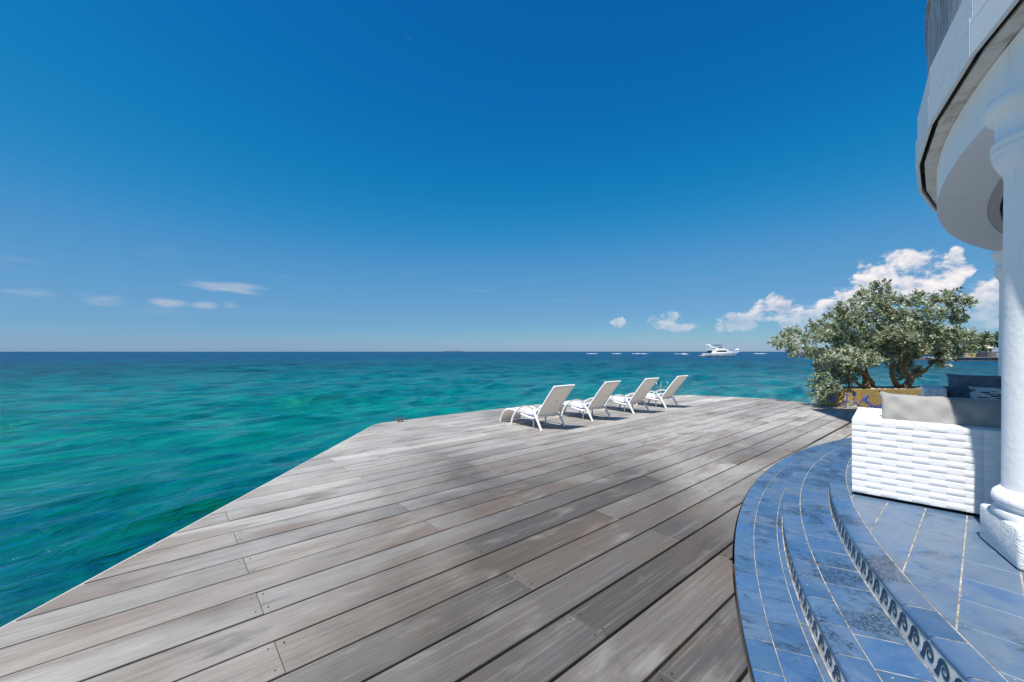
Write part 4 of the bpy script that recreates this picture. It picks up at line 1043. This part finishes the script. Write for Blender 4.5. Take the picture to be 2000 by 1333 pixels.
def build_yacht():
    D = 216.0; c = at(1406, 696, D); t = empty('motor_yacht', (c.x, c.y, WL), R(-7), label='white flybridge motor yacht with navy bimini top on the sea', category='yacht')
    secs = []
    for (x, b, keel, sheer) in ((-8.4, 2.2, -.6, 1.75), (-6, 2.35, -.75, 1.75), (-2, 2.45, -.8, 1.85), (2, 2.35, -.75, 2.05), (4.6, 1.95, -.6, 2.3), (6.4, 1.4, -.35, 2.5), (7.8, .85, .35, 2.68), (8.9, .42, 1.45, 2.82), (9.8, .16, 2.35, 2.92), (10.4, .03, 2.9, 3.0)):
        z1 = keel + (sheer - keel) * .30; z2 = keel + (sheer - keel) * .6; secs.append([(x, -b, sheer), (x, -b * .93, z2), (x, -b * .74, z1), (x, 0, keel), (x, b * .74, z1), (x, b * .93, z2), (x, b, sheer)])
    h = obj('hull', loft(secs), M_gel, t)
    bs = [[(x, -b, z0), (x, -b * 1.0, z1), (x, b, z1), (x, b, z0)] for (x, b, z0, z1) in ((-8.42, 2.0, -.3, .22), (-2, 2.26, -.3, .22), (3, 2.0, -.3, .22), (5.6, 1.2, -.2, .22), (7.3, .35, .1, .22))]
    obj('waterline_stripe', loft(bs), M_boot, h)
    obj('swim_platform', bevel_mesh(MB().box(-10.0, -8.38, -2.0, 2.0, .30, .48).me(), .05, 1), M_gel, t)
    obj('cabin', bevel_mesh(prismY([(-4.9, 1.7), (-4.2, 3.25), (3.2, 3.55), (5.6, 2.35), (5.6, 1.9)], -1.85, 1.85), .12, 2), M_gel, t)
    for s in (-1, 1):
        y = s * 1.87
        obj('cabin_window', prismY([(-2.9, 2.35), (-1.7, 3.02), (.3, 3.22), (2.6, 3.15), (2.9, 2.45)], y - .02, y + .02), M_glass, t)
        for x in (2.6, 3.8, 6.1):
            bb = 2.2 if x < 3 else (2.05 if x < 5 else 1.45); obj('porthole', prismY([(x - .22, 1.50), (x + .22, 1.55), (x + .22, 1.72), (x - .22, 1.67)], s * bb - .12, s * bb + .16), M_glass, h)
        obj('radar_arch_leg', prismY([(-5.6, 5.75), (-4.9, 5.75), (-1.0, 4.0), (-2.2, 3.9)], s * 1.55 - .1, s * 1.55 + .1), M_gel, t)
        for x in (-5.6, -2.2, 1.3): obj('fender', MB().lathe([(.02, .3), (.16, .4), (.16, 1.0), (.02, 1.1)], 10, (x, s * 2.5, 0)).me(True), M_badge, t)
    obj('windscreen', prismY([(3.15, 3.52), (3.45, 3.52), (5.45, 2.45), (5.1, 2.45)], -1.55, 1.55), M_glass, t)
    obj('flybridge', bevel_mesh(prismY([(-6.3, 3.35), (-6.3, 3.65), (-3.0, 3.75), (-1.6, 4.3), (1.2, 4.35), (3.7, 3.6), (3.2, 3.3)], -1.9, 1.9), .1, 2), M_gel, t)
    obj('flybridge_screen', prismY([(.2, 4.3), (1.3, 4.3), (.5, 4.9), (.1, 4.9)], -1.4, 1.4), M_glass, t)
    obj('bimini', bevel_mesh(prismY([(-3.6, 5.95), (-3.5, 6.15), (-1.5, 6.3), (.6, 6.1), (.6, 5.9)], -1.6, 1.6), .05, 1), M_navy, t)
    for (x, z) in ((-3.3, 4.3), (.4, 4.3)):
        for s in (-1, 1): obj('bimini_post', MB().tube([(x, s * 1.5, z), (x - .1, s * 1.5, 5.98)], .05, 6).me(), M_chrome, t)
    obj('arch_top', bevel_mesh(MB().box(-5.7, -4.8, -1.65, 1.65, 5.68, 5.86).me(), .05, 1), M_gel, t)
    obj('antenna', MB().tube([(-3.4, .6, 6.0), (-3.5, .6, 8.2)], .04, 6).me(), M_gel, t)
    obj('radar_dome', MB().lathe([(.1, 5.85), (.55, 5.95), (.55, 6.3), (.2, 6.5)], 14, (-5.3, 0, 0)).me(True), M_gel, t)
    obj('cockpit_shade', MB().box(-6.0, -4.6, -1.6, 1.6, 1.75, 3.3).me(), M_glass, t)  # dark block put in for the shade of the open cockpit
    fl = MB().tube([(-6.4, 0, 3.6), (-6.9, 0, 6.6)], .03, 6).me(); f = obj('flag_staff', fl, M_gel, t); obj('flag', prismY([(-7.0, 6.1), (-5.9, 6.25), (-5.9, 6.75), (-6.95, 6.6)], -.02, .02), M_gel, f)
    rail = MB().tube([(2.6, -2.3, 2.9), (5, -1.8, 3.25), (7.4, -1.0, 3.55), (9.9, 0, 3.7), (7.4, 1.0, 3.55), (5, 1.8, 3.25), (2.6, 2.3, 2.9)], .035, 6)
    for (x, b, z) in ((4, 2.05, 2.2), (6, 1.5, 2.4), (8, .75, 2.65)):
        for s in (-1, 1): rail.tube([(x, s * b, z), (x, s * b, z + .95)], .03, 5)
    obj('bow_rail', rail.me(), M_chrome, t)
    tn = loft([[(x, -w, .95), (x, -w, .55), (x, w, .55), (x, w, .95)] for (x, w) in ((-9.9, .2), (-9.6, .8), (-9.0, 1.5), (-8.7, 1.6))]); obj('tender', tn, M_red, t)
    # small motorboat with people far off and its wake
    p = at(1328, 692.2, 420); b = empty('motor_boat', (p.x, p.y, WL), R(4), label='tiny low motorboat trailing foam astern of the white yacht', category='boat')
    secs = [[(x, -w, s), (x, -w * .8, 0), (x, 0, -.3), (x, w * .8, 0), (x, w, s)] for (x, w, s) in ((-5, 1.0, .7), (0, 1.1, .8), (4, .8, 1.0), (6, .1, 1.2))]
    obj('hull', loft(secs), M_gel, b); obj('console', bevel_mesh(MB().box(-1, .5, -.6, .6, .7, 1.7).me(), .1, 1), M_glass, b)
    obj('windshield', prismY([(.5, 1.6), (.7, 1.6), (.3, 2.2), (.1, 2.2)], -.6, .6), M_glass, b)
    # breakers on the reef
    for (x0, x1, py, dd, lab) in ((1145, 1168, 691.2, 500, 'short white breaker on the reef, farthest from the white yacht'), (1195, 1214, 691.3, 490, 'small white breaker on the reef between two longer breakers'),
                             (1233, 1266, 691.2, 495, 'long white breaker on the reef near the motorboat'), (1331, 1345, 692.3, 415, 'little white wake breaking behind the motorboat'),
                             (1470, 1497, 691.0, 505, 'white breaker on the reef between the yacht bow and the tree')):
        a = at(x0, py, dd); bb = at(x1, py, dd); n = 26; L = bb.x - a.x; v = []; f = []; ph = random.random() * 9
        for i in range(n + 1):
            tt = i / n; hgt = .45 * (.25 + .75 * abs(math.sin(tt * 9 + ph)) * .7 + random.random() * .3) * math.sin(math.pi * min(1, max(0, tt * .96 + .02))) ** .5 * .95
            for (dy, z) in ((-2.6, -.3), (-1.2, hgt * .7), (0, hgt), (1.5, hgt * .5), (3, -.3)): v.append((tt * L - L / 2, dy + .8 * math.sin(tt * 7 + ph), z))
        for i in range(n):
            for k in range(4): f.append((i * 5 + k, (i + 1) * 5 + k, (i + 1) * 5 + k + 1, i * 5 + k + 1))
        obj('breaking_wave', mesh(v, f, True), M_foam, None, ((a.x + bb.x) / 2, dd, WL), (0, 0, 0), label=lab, category='wave', group='breaking waves on the far reef')
build_yacht()
def build_far():
    # low island on the horizon
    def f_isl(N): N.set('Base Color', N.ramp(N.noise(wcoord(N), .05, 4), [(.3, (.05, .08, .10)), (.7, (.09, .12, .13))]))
    MI = material('hazy_island', f_isl, rough=.95, spec=.05)  # distance haze mixed into the island's colour
    D = 6000; a = at(862, 687, D); b = at(910, 687, D); n = 40; v = []; f = []
    for i in range(n + 1):
        t = i / n; h = 16 * math.sin(math.pi * t) ** .45 * (.65 + .35 * math.sin(t * 7) ** 2) + RNG.random() * 3.5 * (0 < i < n)
        for (dy, k) in ((-90, 0), (-40, .8), (0, 1), (50, .8), (100, 0)): v.append((a.x + (b.x - a.x) * t, D + dy, WL - .5 + h * k))
    for i in range(n):
        for k in range(4): f.append((i * 5 + k, (i + 1) * 5 + k, (i + 1) * 5 + k + 1, i * 5 + k + 1))
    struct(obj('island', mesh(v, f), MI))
    # stone quay across the bay
    def f_st(N): N.set('Base Color', N.ramp(N.noise(wcoord(N), .7, 5, .7), [(.3, (.07, .075, .085)), (.7, (.20, .20, .21))]))
    def f_ys(N): N.set('Base Color', N.ramp(N.noise(wcoord(N), .9, 5, .7), [(.3, (.33, .21, .08)), (.6, (.52, .37, .17)), (.8, (.60, .50, .32))]))
    MS = material('quay_stone', f_st, rough=.9); MY = material('yellow_stone', f_ys, rough=.9); D = 110
    x0 = at(1868, 700, D).x; x1 = at(2060, 700, D).x
    q = MB().box(x0, x1, D, D + 40, WL - 1, -.15).me(); bevel_mesh(q, .15, 1); struct(obj('quay', q, MS))
    lip = MB().box(x0 - .3, x1, D - .3, D + 3, -.148, .10).me(); bevel_mesh(lip, .05, 1); obj('coping', lip, MS, bpy.data.objects['quay'])
    w = empty('stone_wall', (at(1915, 700, D + 5).x, D + 5, -.15), label='low yellow stone garden wall on the quay across the water', category='wall'); xs = at(1886, 700, D + 5).x - w.location.x
    for i in range(9):
        hh = random.uniform(1.0, 1.5); m = MB().box(xs + i * 3.0, xs + i * 3.0 + 2.95, -.4, .4, .0, hh).me(); obj('wall_section', bevel_mesh(m, .1, 1), MY, w)
    for (px, py, s, lab) in ((1918, 690, 1.6, 'dark square planter box on the far quay'), (1936, 690.5, 1.5, 'grey square planter box beside the dark one on the far quay')):
        p = at(px, py, D + 3.5); m = MB().box(-s / 2, s / 2, -s / 2, s / 2, 0, 1.5).me(); bevel_mesh(m, .08, 1); o = obj('planter_box', m, M_badge if px < 1930 else MS, None, (p.x, D + 3.5, .1), label=lab, category='planter', group='planter boxes on the far quay')
    p = at(1923, 690, D + 9); u = empty('parasol', (p.x, D + 9, -.15), label='beige garden parasol on the far quay', category='parasol')
    obj('canopy', MB().lathe([(2.0, 2.75), (1.95, 2.85), (.1, 3.7), (.02, 3.75)], 8).me(), material('beige_canvas', base=(.55, .46, .34), rough=.9), u); obj('pole', MB().tube([(0, 0, 0), (0, 0, 3.6)], .05, 8).me(), M_gel, u)
    for i, (px, py, rx, rz, dd, lab) in enumerate(((1893, 672, 4.2, 2.6, 14, 'bushy green tree on the far quay nearest its end'), (1912, 667, 4.5, 3.0, 18, 'tall green tree behind the beige parasol'), (1934, 664, 4.8, 3.2, 16, 'broad green tree beside the beige parasol on the far quay'), (1905, 686, 2.6, 1.5, 9, 'low green bush behind the yellow stone wall'))):
        p = at(px, py, D + dd); t = empty('quay_tree', (p.x, D + dd, -.15), label=lab, category='tree', group='trees on the far quay'); cl = []
        for k in range(16):
            a = random.random() * 6.28; r = random.random() ** .5 * rx * .7; cl.append(((r * math.cos(a), r * math.sin(a), p.z + .15 + random.uniform(-.8, .7) * rz), rx * .3, rz * .3))
        V, Fq, tint, tips = leaf_cloud(cl, .9, 10, .8, 30 + i); V[:, 2] = np.maximum(V[:, 2], .1)
        obj('crown', leaf_mesh(V, Fq, tint, 'crown'), M_green, t)
        tr = MB().tube([(0, 0, 0), (.1, 0, max(.4, p.z - rz * .3)), (.2, .1, p.z)], [.3, .2, .1], 8)
        for (c, r, z_) in cl[:7]: tr.tube([(.1, 0, max(.3, p.z - rz * .4)), c], [.12, .03], 5)
        obj('trunk', tr.me(True), M_bark, t)
build_far()
